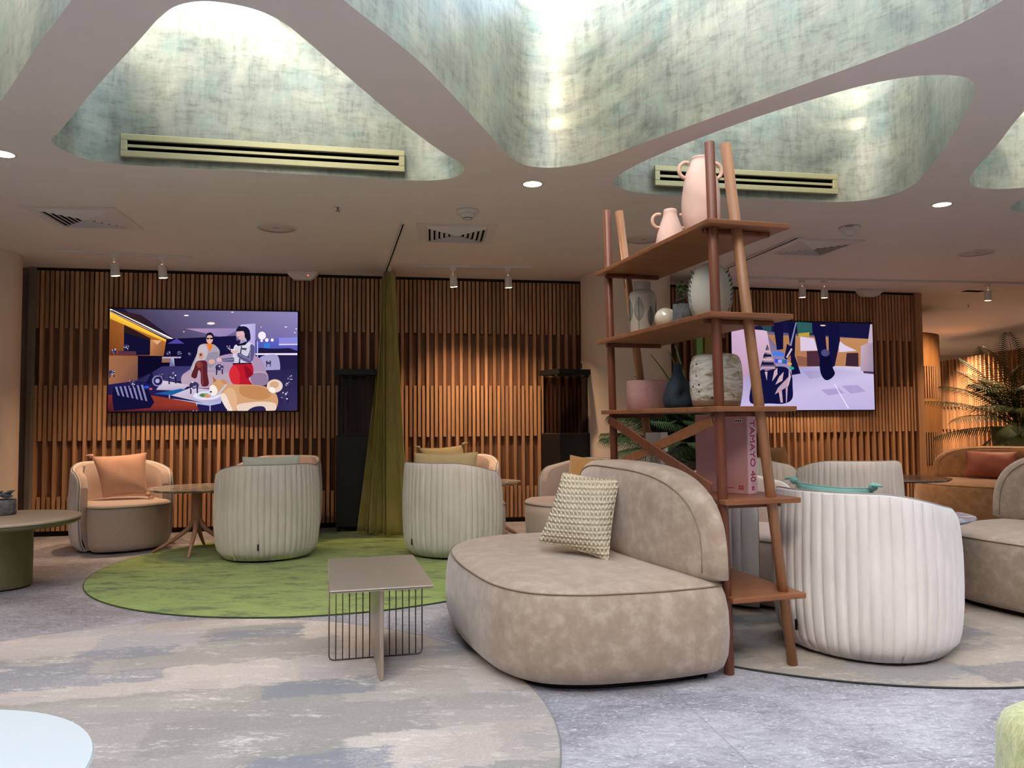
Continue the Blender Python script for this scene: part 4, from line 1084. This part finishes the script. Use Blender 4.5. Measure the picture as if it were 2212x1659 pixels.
def downlight(label, x, y_, r=.062):
    t = thing('downlight', label, 'ceiling light', (x, y_, ZC), 0, GD)
    m = MB(); m.lathe([(r, -.004), (r+.018, -.004), (r+.02, -.0005), (r, -.0005)], (0, 0), 40, False); m.build('trim_ring', MT['white'], t)
    m = MB(); m.cyl((0, 0), r, -.003, -.0008, 40); m.build('diffuser', MT['lamp'], t)
    return t
DL = [(-3.02, 4.50, 'lit round downlight at the left edge of the photo'), (.15, 5.16, 'lit round downlight below the central skylight'), (3.26, 5.74, 'lit round downlight right of the right skylight'), (8.3, 18.2, 'small far downlight above the distant slatted wall at the right')]
for x, y_, lab in DL: downlight(lab, x, y_)
def flat_speaker(label, x, y_):
    t = thing('ceiling_speaker', label, 'speaker', (x, y_, ZC), 0, 'round ceiling speakers')
    m = MB(); m.lathe([(.150, -.006), (.165, -.006), (.168, -.0005), (.150, -.0005)], (0, 0), 48, False); m.build('rim', MT['grille'], t)
    m = MB(); m.lathe([(0, -.009), (.07, -.008), (.150, -.004), (.150, -.001), (0, -.001)], (0, 0), 48); m.build('mesh_cover', MT['spk'], t)
    m = MB(); m.box((0, -.03, -.0088), (.05, .006, .002)); m.build('badge', MT['black'], t)
flat_speaker('round flush ceiling speaker left of the middle air vent', -1.94, 6.30)
flat_speaker('round flush ceiling speaker behind the shelf posts', 1.18, 6.80)
flat_speaker('round flush ceiling speaker at the right edge of the ceiling', 4.56, 7.47)
def sprinkler(label, x, y_):
    t = thing('sprinkler', label, 'sprinkler', (x, y_, ZC), 0)
    m = MB(); m.lathe([(0, -.001), (.035, -.001), (.03, -.008), (0, -.008)], (0, 0), 24); m.build('cover_plate', MT['white'], t)
    m = MB(); m.tube([(0, 0, -.005), (0, 0, -.035)], .008, 10); m.lathe([(0, -.040), (.018, -.040), (.018, -.036), (0, -.036)], (0, 0), 16, False); m.build('head', MT['trim'], t)
sprinkler('small sprinkler head left of the smoke detector', -1.29, 5.67)
sprinkler('small sprinkler head above the curved oak partition', 6.55, 10.95)
def detector(label, x, y_, fire):
    t = thing('smoke_detector', label, 'smoke detector', (x, y_, ZC), 0)
    m = MB(); m.lathe([(0, -.0005), (.085, -.0005), (.088, -.012), (.076, -.028), (0, -.028)], (0, 0), 40); m.build('base', MT['white'], t)
    m = MB(); m.lathe([(0, -.026), (.062, -.026), (.056, -.044), (.036, -.058), (.034, -.066), (0, -.067)], (0, 0), 36); m.build('sensor_cap', MT['white'], t)
    if fire:
        m = MB(); m.lathe([(0, -.066), (.02, -.066), (.018, -.082), (0, -.09)], (0, 0), 20); m.build('beacon_lens', MT['glass'], t)
        dv = math.atan2(-y_, -x); R = Matrix((Vector((-math.sin(dv), math.cos(dv), 0)), Vector((0, 0, 1)), Vector((math.cos(dv), math.sin(dv), 0)))).transposed()
        text('lettering', 'FIRE', .026, MT['redtext'], t, (.0885*math.cos(dv), .0885*math.sin(dv), -.013), R.to_euler(), .0015, 1.3)
    else:
        m = MB(); m.lathe([(.0345, -.060), (.036, -.060), (.036, -.064), (.0345, -.064)], (0, 0), 30, False); m.build('sensor_slot', MT['black'], t)
detector('white smoke detector above the middle air vent', -.33, 5.82, False)
detector('white fire alarm beacon lettered FIRE above the right air vent', 2.86, 6.42, True)
m = MB()
t = thing('ceiling_grille', 'small dark ceiling grille right of the slatted wall corner', 'vent', (5.9, 9.75, ZC), rad(12))
m = MB(); m.box((0, 0, -.002), (.45, .22, .004)); m.build('frame', MT['grille'], t); m = MB(); m.box((0, 0, -.0045), (.28, .12, .002)); m.build('opening_shade_plate', MT['void'], t)  # opening is a flat plate with its inner shade painted on

lamps = []
def track(label, A, B, heads, ln):
    A = Vector((*A, ZC-.013)); B = Vector((*B, ZC-.013)); C = (A+B)/2; d = (B-A).normalized()
    t = thing('track_light', label, 'track light', C, 0, 'white track lights')
    m = MB(); m.bar(A-C, B-C, .034, .024); m.build('rail', MT['white'], t)
    for h in heads:
        q = A.lerp(B, h)-C
        m = MB(); m.bar(q-d*.03+Vector((0, 0, -.028)), q+d*.03+Vector((0, 0, -.028)), .03, .034); m.tube([q+Vector((0, 0, -.04)), q+Vector((0, 0, -.10))], .008, 10)
        aim = Vector((.05, .16, -1)).normalized(); st = q+Vector((0, 0, -.085)); en = st+aim*.125
        m.tube([st, st+aim*.006, st+aim*.012, en-aim*.01, en], [.012, .03, .037, .040, .041], 24, cap=False); hd = m.build('spot_head', MT['white'], t)
        m = MB(); m.tube([en-aim*.008, en-aim*.001, en+aim*.004], [.039, .038, .026], 24); m.build('lens', MT['lamp'], hd)
        lamps.append((C+en+aim*.015, aim))
track('white track light with two spots above the left television', (-4.20, 7.01), (-3.08, 7.36), (.42, .77), 0)
track('white track light with two spots right of the olive curtain', (-.95, 7.85), (.21, 7.99), (.30, .79), 0)
track('long white track light with three spots at the upper right', (2.3, 8.60), (6.35, 9.19), (.256, .322, .834), 0)

def emergency(label, x, y_, ang):
    t = thing('emergency_light', label, 'emergency light', (x, y_, ZC-.001), ang)
    m = MB(); L = [[(sx*w, sy, z) for sx, sy in ((-1, -d_), (1, -d_), (1, .04), (-1, .04))] for w, d_, z in ((.17, .09, 0), (.155, .085, -.03), (.09, .05, -.085))]
    m.loops([[(x_, yy, z) for x_, yy, z in l] for l in L], False); bevel(m.build('housing', MT['white'], t), .006, 2)
    return t
t = emergency('white ceiling emergency light with a red indicator, above the left television', -2.24, 8.20, rad(10))
m = MB(); m.lathe([(0, -.007), (.006, -.004), (.007, 0), (0, .004)], (0, 0), 12); o = m.build('indicator', MT['led'], t); o.location = (.06, -.075, -.045); o['label'] = 'glowing red indicator'
emergency('white ceiling emergency light above the right television', 4.50, 9.62, rad(13))
t = thing('wall_switch', 'small white control box on the left side of the cream column', 'switch', (.79, 8.50, 1.735), rad(-78))
m = MB(); m.box((0, 0, 0), (.07, .035, .12)); bevel(m.build('housing', MT['white'], t), .004, 1)
m = MB(); m.box((0, -.018, .01), (.04, .004, .06)); m.build('display', MT['black'], t)

# ------------------------------------------------------------------ televisions
#SCREENS#
def television(label, A, B, z0, z1, crop, polys_, strength):
    A = Vector((*A, 0)); B = Vector((*B, 0)); d = B-A; L = d.length; ang = math.atan2(d.y, d.x); C = (A+B)/2; H = z1-z0
    t = thing('television', label, 'television', (C.x, C.y, (z0+z1)/2), ang)
    m = MB(); m.box((0, .03, 0), (L+.025, .05, H+.03)); bevel(m.build('housing', MT['black'], t), .006, 2)
    (tlx, tly), (trx, try_), (brx, bry), (blx, bly) = crop
    def uv(x, y_):
        # bilinear inverse by two fixed point steps
        v = (y_-tly)/(bly-tly)
        for _ in range(4):
            xl = tlx+(blx-tlx)*v; xr = trx+(brx-trx)*v; u = (x-xl)/(xr-xl)
            yt = tly+(try_-tly)*u; yb = bly+(bry-bly)*u; v = (y_-yt)/(yb-yt)
        return min(max(u, 0), 1), min(max(v, 0), 1)
    me = bpy.data.meshes.new('picture'); vs = []; fs = []; cs = []
    for k, (col, pts) in enumerate(polys_):
        q = [uv(*p_) for p_ in pts]; cc = [lin(c) for c in col] if isinstance(col, (list, tuple)) and isinstance(col[0], str) else [lin(col)]*len(q)
        V = [Vector((-L/2+L*u, 0.0045-.00012*k*0-.0050-.00006*k, H/2-H*v)) for u, v in q]
        tri = geometry.tessellate_polygon([[Vector((w.x, w.z, 0)) for w in V]]); o_ = len(vs); vs += V
        for tr_ in tri: fs.append([o_+i for i in tr_]); cs += [cc[i] for i in tr_]
    me.from_pydata(vs, [], fs); ca = me.color_attributes.new('picture', 'FLOAT_COLOR', 'CORNER')
    for i, c in enumerate(cs): ca.data[i].color = c
    me.materials.append(screen_mat('screen_picture', strength)); o = bpy.data.objects.new('screen', me); COL.objects.link(o); o.parent = t
    return t
TVS = .74
def ell(cx, cy, rx, ry, n=18, a0=0, a1=360): return [(cx+rx*math.cos(rad(a0+(a1-a0)*k/n)), cy+ry*math.sin(rad(a0+(a1-a0)*k/n))) for k in range(n+(0 if a1-a0 == 360 else 1))]
def sm(p_): return [(q.x, q.y) for q in crom([(x, y, 0) for x, y in p_], 4)]
P1 = []; A1 = lambda c, p_: P1.append((c, p_))
A1(['#1a1440', '#1a1440', '#241c50', '#241c50'], [(60, 60), (2140, 60), (2140, 1200), (60, 1200)])
A1(['#3d3550', '#8f84b4', '#7b70ac', '#6a5f90', '#433a5a'], [(240, 85), (2127, 125), (2127, 420), (1500, 430), (700, 420)])            # ceiling
A1(['#b58fb0', '#8d80b4', '#8d80b4'], [(900, 300), (1500, 300), (1300, 400)])
A1(['#9a5a28', '#b56a30', '#a05c2a', '#7a4020', '#6d3818'], [(97, 100), (700, 420), (700, 590), (240, 590), (85, 590)])
A1(['#3a2418', '#2c1d28', '#20183c', '#241a30'], [(97, 88), (420, 150), (760, 400), (700, 415)])
A1(['#ffd23c', '#ffcf40', '#d89a30', '#e0a038'], [(97, 118), (700, 425), (700, 450), (97, 190)])
A1('#fff6e6', [(97, 85), (110, 85), (760, 405), (745, 425), (97, 112)])
A1('#3c2c40', [(97, 97), (130, 103), (735, 410), (730, 414), (97, 108)])
A1('#141030', [(245, 255), (520, 400), (515, 580), (240, 580)])
A1('#2d1a18', [(245, 255), (520, 400), (520, 425), (245, 335)])
A1(['#c88858', '#a46a44', '#8a5538', '#a86c44'], [(520, 415), (640, 425), (655, 590), (515, 585)])
A1('#e0a878', [(540, 420), (590, 470), (640, 425)])
A1(['#100c2c', '#181240', '#181240', '#100c2c'], [(690, 410), (1440, 380), (1460, 700), (640, 700)])
A1('#4a45a0', [(700, 460), (800, 405), (880, 460)])
A1('#0d0a26', [(380, 585), (645, 590), (720, 690), (380, 830)])
A1(['#a06848', '#8a5a44', '#6d4640', '#9a6648'], [(85, 580), (388, 592), (385, 850), (78, 890)])
A1('#5a3040', [(180, 530), (370, 540), (370, 575), (180, 580)])
A1('#b9a8c0', [(640, 600), (850, 598), (840, 615), (650, 615)]); A1('#8e6858', [(640, 615), (740, 615), (740, 660), (640, 660)])
A1(['#8f90c0', '#c8c8e8', '#3c3868', '#5a5888'], [(735, 615), (768, 615), (782, 745), (715, 745)])
A1(['#343060', '#3a3870', '#4a4580', '#2a2450'], [(640, 700), (1100, 700), (1100, 860), (380, 860)])
A1(['#c8c0ee', '#b4aadc', '#a99cd0', '#bdb4e4'], [(1490, 262), (1655, 250), (1650, 600), (1550, 600)])                              # pillar
A1(['#585ab8', '#6868c4', '#5058b0', '#4850a0'], [(1660, 430), (2125, 400), (2120, 580), (1655, 560)])
A1('#8888d8', [(1915, 405), (2125, 400), (2125, 470), (1915, 475)]); A1('#e8d0e8', [(1915, 470), (2125, 470), (2125, 482), (1915, 484)])
A1('#3878d0', [(1745, 460), (1815, 465), (1815, 520), (1745, 520)])
A1('#20183c', [(1690, 510), (1850, 520), (2030, 515), (2120, 545), (2120, 572), (1680, 570)])
A1('#f0e4fc', [(1655, 568), (2120, 570), (2120, 590), (1655, 585)]); A1('#251e48', [(1900, 590), (2120, 592), (2118, 740), (1920, 745)])
for cx, cy, r in ((1727, 380, 43), (1780, 428, 20), (1840, 428, 17), (1722, 435, 14)): A1('#f8e8fa', ell(cx, cy, r, r))
A1('#c8c4ec', [(1672, 440), (1682, 440), (1680, 620), (1672, 620)])
A1('#a59dc8', sm([(1700, 620), (1760, 590), (1890, 588), (1918, 640), (1915, 765), (1780, 760), (1705, 690)]))
A1(['#2a2450', '#2a2450', '#3a2f5c', '#282048'], [(1750, 750), (2120, 740), (2115, 1180), (1780, 1180)])
# couch
A1('#a88fae', sm([(870, 800), (1000, 700), (1280, 590), (1420, 570), (1640, 590), (1735, 660), (1760, 800)]))
A1('#b59db0', sm([(850, 880), (855, 800), (920, 760), (1300, 770), (1700, 760), (1780, 780), (1790, 880), (1720, 918), (900, 915)]))
A1('#8e7896', sm([(1600, 800), (1770, 790), (1785, 890), (1640, 915)]))
# person in a cape with a dark hood
A1('#a99eae', sm([(1060, 470), (1130, 462), (1200, 472), (1258, 530), (1262, 570), (1235, 660), (1200, 745), (1080, 730), (940, 760), (960, 690), (1015, 570), (1030, 500)]))
A1('#c2b7c0', sm([(1050, 480), (1110, 480), (1130, 560), (1080, 650), (960, 745), (1000, 640), (1030, 520)]))
A1('#948a9e', sm([(1150, 560), (1250, 560), (1215, 680), (1150, 720), (1120, 640)]))
A1('#191430', ell(1157, 400, 46, 58)); A1('#dcae9e', ell(1153, 415, 36, 48))
A1('#191430', [(1110, 395), (1125, 350), (1175, 345), (1200, 380), (1195, 400), (1170, 372), (1135, 372), (1118, 400)])
A1('#0d0a18', [(1118, 400), (1150, 402), (1190, 398), (1188, 415), (1165, 417), (1155, 406), (1140, 417), (1122, 414)])
A1('#f07820', [(1118, 462), (1192, 470), (1170, 520), (1150, 550), (1135, 500)])
A1('#d8a898', ell(1175, 655, 36, 26)); A1('#c89888', ell(1060, 590, 30, 38)); A1('#7a2818', ell(1057, 580, 12, 14))
A1('#5a2028', sm([(1010, 655), (1060, 640), (1118, 650), (1128, 780), (1138, 905), (1068, 912), (1052, 760), (1035, 740), (1005, 830), (955, 812), (985, 720)]))
A1('#8a4034', sm([(1010, 660), (1060, 655), (1080, 700), (1030, 720)]))
A1('#7a3038', [(1050, 660), (1070, 900), (1090, 900), (1068, 650)])
# person in a checked waistcoat and red skirt
A1('#1a1432', ell(1520, 345, 70, 68)); A1('#1a1432', sm([(1530, 285), (1580, 305), (1598, 370), (1596, 425), (1565, 442), (1545, 390)]))
A1('#d8b0b8', ell(1490, 360, 46, 58)); A1('#cfa4b0', [(1490, 380), (1535, 375), (1545, 440), (1490, 450)]); A1('#1a1432', [(1440, 320), (1470, 278), (1560, 285), (1550, 380), (1520, 330), (1445, 335)])
A1('#b83848', ell(1468, 395, 10, 6)); A1('#9c98b4', [(1490, 430), (1550, 420), (1555, 480), (1480, 480)])
A1('#d6d2e2', sm([(1425, 485), (1480, 462), (1550, 450), (1630, 475), (1625, 580), (1608, 678), (1510, 682), (1412, 672), (1408, 570)]))
A1('#16122e', [(1440, 470), (1500, 460), (1560, 440), (1580, 440), (1540, 480), (1460, 490)]); A1('#16122e', [(1495, 490), (1508, 490), (1482, 680), (1466, 680)]); A1('#16122e', [(1505, 512), (1560, 515), (1550, 538), (1505, 530)])
for k in range(8): A1('#9a96b4', [(1425, 510+20*k), (1600, 505+20*k), (1600, 509+20*k), (1425, 514+20*k)])
A1('#5a5680', sm([(1605, 470), (1642, 495), (1640, 580), (1608, 662), (1555, 662), (1452, 592), (1470, 560), (1560, 600), (1590, 540)])); A1('#5a5680', [(1280, 625), (1420, 610), (1420, 660), (1300, 655)])
for k in range(10):
    A1('#b4b0cc', ell(1480+13*k, 580+7*k, 5, 4, 6)); A1('#b4b0cc', ell(1590+3*(k % 3), 500+14*k, 5, 5, 6)); A1('#b4b0cc', ell(1300+12*k, 640-1*k, 5, 4, 6))
A1('#d8b0b4', ell(1425, 545, 42, 24)); A1('#d8b0b4', ell(1255, 635, 28, 22)); A1('#f0e8f0', [(1360, 520), (1440, 525), (1430, 535), (1365, 530)])
A1('#16122e', [(1405, 670), (1612, 668), (1614, 688), (1405, 690)])
A1('#b81a2c', sm([(1412, 690), (1510, 684), (1612, 686), (1632, 750), (1622, 800), (1578, 835), (1622, 912), (1500, 912), (1405, 892), (1380, 840), (1362, 785)]))
A1('#d42a38', sm([(1412, 695), (1365, 785), (1400, 888), (1470, 900), (1480, 800), (1450, 720)]))
A1('#8e1024', sm([(1530, 700), (1600, 740), (1618, 790), (1560, 835), (1540, 770)]))
# low tables
A1(['#d8c8d4', '#c8bccc', '#a49cc0', '#b8acc8'], [(650, 850), (930, 900), (860, 960), (580, 950)])
A1('#1f5c98', [(560, 990), (840, 940), (900, 950), (760, 1010)])
A1(['#c8b8cc', '#d0c4d8', '#c0b4d4', '#a8a0cc', '#bcb0cc'], [(740, 1010), (950, 930), (1300, 960), (1280, 1075), (1150, 1105)])
A1('#a8b4dc', [(760, 1045), (1150, 1100), (1280, 1075), (1270, 1098), (1150, 1122), (760, 1062)])
A1('#e0dcf0', ell(1120, 1015, 148, 46, 26)); A1('#c8c4e4', ell(1120, 1012, 100, 28)); A1('#50803c', ell(1085, 1010, 42, 20)); A1('#d89060', ell(1130, 1020, 34, 18)); A1('#7cae58', ell(1110, 998, 22, 9))
for x in (715, 970, 1005, 1150, 1340): A1('#b0acd0', [(x, 1000 if x < 900 else 1080), (x+12, 1000 if x < 900 else 1080), (x+12, 1180), (x, 1180)])
# red cushion, dark striped toy shape
A1(['#7a2c20', '#8c3424', '#9c3c2c', '#7a2820', '#4a1a24'], [(75, 1000), (520, 1005), (1000, 1090), (1035, 1170), (75, 1175)])
A1('#121034', [(130, 920), (400, 900), (500, 960), (560, 1080), (520, 1140), (140, 1170), (120, 1040)])
for k in range(7): A1('#7f80b0', [(150+45*k, 915-3*k), (172+45*k, 913-3*k), (200+48*k, 1010+10*k), (180+48*k, 1005+10*k)])
A1('#15133a', [(470, 880), (540, 745), (570, 900)]); A1('#8a84b4', ell(595, 855, 58, 58)); A1('#1c1a44', ell(600, 855, 46, 46)); A1('#a8a4c8', ell(595, 855, 24, 24)); A1('#2a50d8', ell(480, 920, 30, 14)); A1('#e06040', ell(525, 940, 16, 10))
# chrome toy shapes
random.seed(3)
for cx, cy, s_ in ((755, 800, 70), (985, 905, 70), (1260, 715, 62), (1975, 1020, 70), (330, 870, 45), (120, 760, 45), (270, 490, 45), (140, 535, 40), (830, 560, 36), (715, 560, 34), (940, 570, 26), (2040, 830, 44), (2010, 900, 44), (1360, 505, 34), (1800, 665, 40), (640, 800, 36)):
    A1('#38345c', ell(cx, cy, s_*.75, s_*.55, 10)); A1('#26224a', [(cx-s_*.6, cy), (cx-s_*.35, cy), (cx-s_*.4, cy+s_*1.3), (cx-s_*.62, cy+s_*1.3)]); A1('#26224a', [(cx+s_*.6, cy), (cx+s_*.35, cy), (cx+s_*.4, cy+s_*1.2), (cx+s_*.62, cy+s_*1.2)])
    for j in range(6): A1(random.choice(['#e8e0f0', '#b8b0d4', '#d8b8a8', '#8c88b8']), ell(cx+s_*random.uniform(-.55, .55), cy+s_*random.uniform(-.5, .5), s_*.14, s_*.11, 7))
# tan dog
A1('#cf9a70', sm([(1330, 905), (1480, 900), (1640, 905), (1780, 930), (1870, 985), (1905, 1070), (1890, 1140), (1860, 1180), (1380, 1180), (1300, 1090), (1275, 1000)]))
A1('#c08656', sm([(1480, 925), (1640, 915), (1770, 945), (1830, 1010), (1760, 1060), (1600, 1050), (1490, 1000)]))
A1('#dcae86', sm([(1300, 960), (1400, 940), (1450, 1040), (1430, 1170), (1370, 1170), (1300, 1080)]))
A1('#ecd8cc', sm([(1270, 990), (1320, 1000), (1370, 1100), (1400, 1178), (1360, 1178), (1290, 1080)]))
A1('#e6cdbc', sm([(1450, 1120), (1600, 1090), (1780, 1085), (1880, 1110), (1870, 1178), (1460, 1178)]))
A1('#2c2450', sm([(1570, 1180), (1620, 1145), (1700, 1130), (1750, 1140), (1768, 1180)]))
A1('#d09a6c', sm([(1170, 905), (1215, 860), (1290, 850), (1345, 880), (1350, 930), (1300, 985), (1230, 1010), (1180, 1000)]))
A1('#f2e6e0', sm([(1155, 925), (1195, 900), (1240, 960), (1225, 1005), (1180, 1015), (1160, 980)]))
A1('#a8683e', [(1188, 808), (1230, 858), (1196, 878)]); A1('#c48a5c', sm([(1270, 850), (1310, 848), (1348, 880), (1320, 900)]))
A1('#bcc4dc', [(1345, 900), (1325, 895), (1235, 1000), (1258, 1005)]); A1('#241a2c', ell(1168, 975, 12, 10, 8))
A1('#e8cdbc', sm(ell(1868, 918, 88, 70, 12))); A1('#d3a486', ell(1862, 905, 52, 38)); A1('#f4ece8', sm([(1825, 930), (1870, 945), (1868, 990), (1825, 985), (1800, 960)]))
for x, y_, rx in ((908, 162, 26), (1405, 130, 14), (1172, 248, 44), (1995, 292, 16), (2110, 312, 10), (2095, 352, 10), (880, 335, 8), (1720, 290, 6)): A1('#ffe8dc', ell(x, y_, rx, max(5, rx*.3), 12))
television('wall mounted television showing two people on a sofa and a tan dog', (-4.145, 7.885), (-2.30, 8.223), 1.268, 2.328, ((97, 83), (2127, 130), (2115, 1180), (75, 1175)), P1, TVS)
P2 = []; A2_ = lambda c, p_: P2.append((c, p_))
A2_(['#8d7088', '#20204c', '#1c1c48', '#c0b0d8', '#c8b8e4'], [(200, 200), (1000, 200), (2020, 200), (2020, 1320), (200, 1320)])
A2_('#15153c', [(440, 200), (2020, 200), (2020, 420), (440, 330)])
A2_(['#b07850', '#c08858', '#b88058', '#a87050'], [(640, 380), (2000, 420), (1900, 800), (980, 790)])
A2_(['#caa8c8', '#d4b4cc', '#c49ab0', '#b890b0'], [(200, 300), (640, 330), (700, 700), (200, 1000)])
A2_('#27474e', [(540, 210), (700, 220), (700, 350), (600, 330)]); A2_('#2c5a58', [(1020, 215), (1215, 225), (1220, 360), (1130, 350), (1030, 390)]); A2_('#b89a3c', [(1040, 360), (1180, 345), (1180, 400), (1040, 400)])
A2_('#d8c4dc', [(1060, 400), (1240, 420), (1280, 570), (1060, 580)]); A2_('#d8c8e0', [(1560, 440), (1640, 500), (1800, 570), (1560, 590)])
A2_('#4a2c38', [(1140, 580), (1310, 575), (1310, 770), (1140, 770)]); A2_('#3c2434', [(1660, 600), (1815, 595), (1815, 770), (1640, 760)]); A2_('#8a5a48', [(1010, 640), (1140, 660), (1140, 770), (1020, 760)])
A2_(['#a498c8', '#e0d8f4', '#d4cce8', '#c8bce0', '#bcaedb', '#c4b8e0'], [(940, 780), (1480, 765), (1850, 770), (2015, 860), (2015, 1315), (200, 1315)])
A2_(['#9f93c4', '#aa9ecc', '#b0a4d0', '#a498c8'], [(1080, 830), (1320, 820), (1330, 900), (1180, 930)]); A2_('#ab9ccc', [(1310, 1060), (1540, 1040), (1620, 1100), (1400, 1130)]); A2_('#ab9ccc', [(1580, 1010), (1800, 1000), (1900, 1080), (1700, 1110)])
A2_('#e8e0f8', [(1480, 985), (1492, 985), (1672, 1290), (1655, 1290)])
A2_(['#d0b0b4', '#b89aa8', '#8f7890', '#a890a0'], [(1950, 470), (2015, 470), (2015, 850), (1840, 820)]); A2_(['#c4a8b8', '#b89cb0', '#a48ca4', '#94809c', '#b49ab0'], [(1850, 510), (1960, 465), (2015, 470), (2015, 830), (1840, 820)]); A2_('#c0a8bc', [(1985, 235), (2015, 230), (2015, 470), (1945, 470)])
A2_('#4b3450', [(1870, 825), (2015, 830), (2015, 862), (1880, 850)])
A2_('#10103a', [(1220, 222), (1385, 222), (1390, 420), (1400, 560), (1430, 700), (1420, 790), (1330, 780), (1285, 600), (1262, 470), (1235, 350)])
A2_('#11113a', [(1430, 230), (1580, 230), (1575, 450), (1500, 760), (1440, 800), (1425, 560)]); A2_('#0c0c30', sm([(1318, 650), (1380, 600), (1440, 640), (1470, 780), (1498, 860), (1430, 930), (1370, 938), (1312, 850)])); A2_('#4a4a78', ell(1380, 600, 55, 45))
A2_('#101038', [(720, 230), (850, 230), (840, 560), (760, 570)]); A2_('#101038', [(900, 230), (1010, 225), (985, 640), (1055, 860), (940, 880), (930, 560)]); A2_('#8088b0', [(1005, 225), (1020, 225), (945, 520), (925, 510)])
A2_('#ffd8a8', ell(1358, 257, 36, 8))
A2_('#12123e', sm([(415, 1225), (420, 1050), (460, 900), (560, 820), (760, 775), (880, 790), (940, 880), (948, 1020), (940, 1170), (860, 1228), (640, 1232)]))
A2_('#c8a8b4', [(720, 830), (760, 790), (760, 870), (690, 960)]); A2_('#c8a8b4', [(780, 900), (840, 840), (820, 950), (730, 1000)]); A2_('#b898ac', [(870, 930), (900, 900), (890, 1020), (720, 1120), (760, 1040)])
A2_('#c8a8b4', [(600, 840), (635, 840), (625, 950)]); A2_('#c0a0b0', [(770, 1090), (810, 1070), (820, 1220), (790, 1220)]); A2_('#c0a0b0', [(860, 1040), (885, 1030), (870, 1220), (860, 1220)]); A2_('#c8b0c0', [(905, 800), (930, 900), (900, 1000), (880, 1040), (900, 900)])
A2_(['#12123e', '#c8a8b4', '#1a1a48', '#c09cac', '#1a1a48'], [(640, 500), (690, 620), (750, 800), (620, 830), (545, 790)])
for k, c in enumerate(['#c8a8b4', '#14143e', '#c8a8b4', '#14143e', '#b898a8']): A2_(c, [(605-12*k, 575+50*k), (670+14*k, 575+50*k), (680+14*k, 605+50*k), (598-12*k, 605+50*k)])
A2_('#12123e', [(890, 490), (955, 540), (940, 620), (880, 690), (850, 670)]); A2_('#c8b0bc', [(940, 545), (958, 560), (890, 670), (872, 660)])
A2_('#4878e0', [(710, 590), (850, 600), (850, 650), (700, 640)]); A2_('#3848c8', [(730, 680), (880, 690), (880, 740), (730, 730)]); A2_('#a8a0f0', [(770, 690), (820, 690), (820, 730), (770, 730)]); A2_('#e0a040', ell(915, 742, 30, 18)); A2_('#2ca078', ell(942, 795, 30, 20)); A2_('#208060', ell(840, 705, 20, 20))
television('wall mounted television showing walking legs and a striped toy, partly behind the shelf', (2.66, 9.262), (4.575, 9.705), 1.247, 2.337, ((200, 210), (2013, 225), (2013, 1308), (200, 1316)), P2, TVS)

# ------------------------------------------------------------------ light
def spot(name, loc, aim, e, col, ang, blend=.5, r=.03):
    l = bpy.data.lights.new(name, 'SPOT'); l.energy = e; l.color = col; l.spot_size = rad(ang); l.spot_blend = blend; l.shadow_soft_size = r
    o = bpy.data.objects.new(name, l); COL.objects.link(o); o.location = loc; o.rotation_euler = Vector(aim).to_track_quat('-Z', 'Y').to_euler(); return o
WARM = (1., .66, .40)
for q, aim in lamps: spot('track_spot', q, aim, 76, WARM, 95, .8)
for x, y_, lab in DL[:3]: spot('downlight_spot', (x, y_, ZC-.01), (0, 0, -1), 45, (1., .68, .42), 120, .8)
# warm spots added to brighten the back; only the far downlight has a fitting
for q, aim, e in [((8.0, 14.3, 2.6), (.35, .1, -1), 480), ((8.3, 18.0, 2.7), (.0, -.1, -1), 500), ((6.6, 10.3, 2.65), (-.35, .2, -1), 150), ((9.0, 11.5, 2.65), (-.2, .2, -1), 300), ((5.6, 8.2, 2.6), (.1, .2, -1), 60)]: spot('fill_spot', q, aim, e, WARM, 110, .8)
w = bpy.data.worlds.new('sky'); S.world = w; w.use_nodes = True
nt = w.node_tree; bg = nt.nodes['Background']
sky = nt.nodes.new('ShaderNodeTexSky'); sky.sky_type = 'NISHITA'; sky.sun_disc = False; sky.sun_elevation = rad(42); sky.sun_rotation = rad(200); sky.air_density = 1.0; sky.dust_density = 3.0
mx = nt.nodes.new('ShaderNodeMix'); mx.data_type = 'RGBA'; mx.inputs[0].default_value = .85; mx.inputs[7].default_value = (.83, .92, 1.06, 1)
nt.links.new(sky.outputs[0], mx.inputs[6]); nt.links.new(mx.outputs[2], bg.inputs[0]); bg.inputs[1].default_value = 6.0
sl = bpy.data.lights.new('sun', 'SUN'); sl.energy = 3.5; sl.angle = rad(.6); sl.color = (1., .86, .66)
so = bpy.data.objects.new('sun', sl); COL.objects.link(so); so.rotation_euler = Vector((.32, .95, -.24)).to_track_quat('-Z', 'Y').to_euler()
S.view_settings.view_transform = 'Standard'; S.view_settings.look = 'None'; S.view_settings.gamma = 1; S.view_settings.use_curve_mapping = False
cy_ = S.cycles
cy_.max_bounces = 7; cy_.diffuse_bounces = 4; cy_.glossy_bounces = 2; cy_.transmission_bounces = 2; cy_.caustics_reflective = False; cy_.caustics_refractive = False
cy_.use_adaptive_sampling = True; cy_.adaptive_threshold = .06
S.view_settings.exposure = 0.5
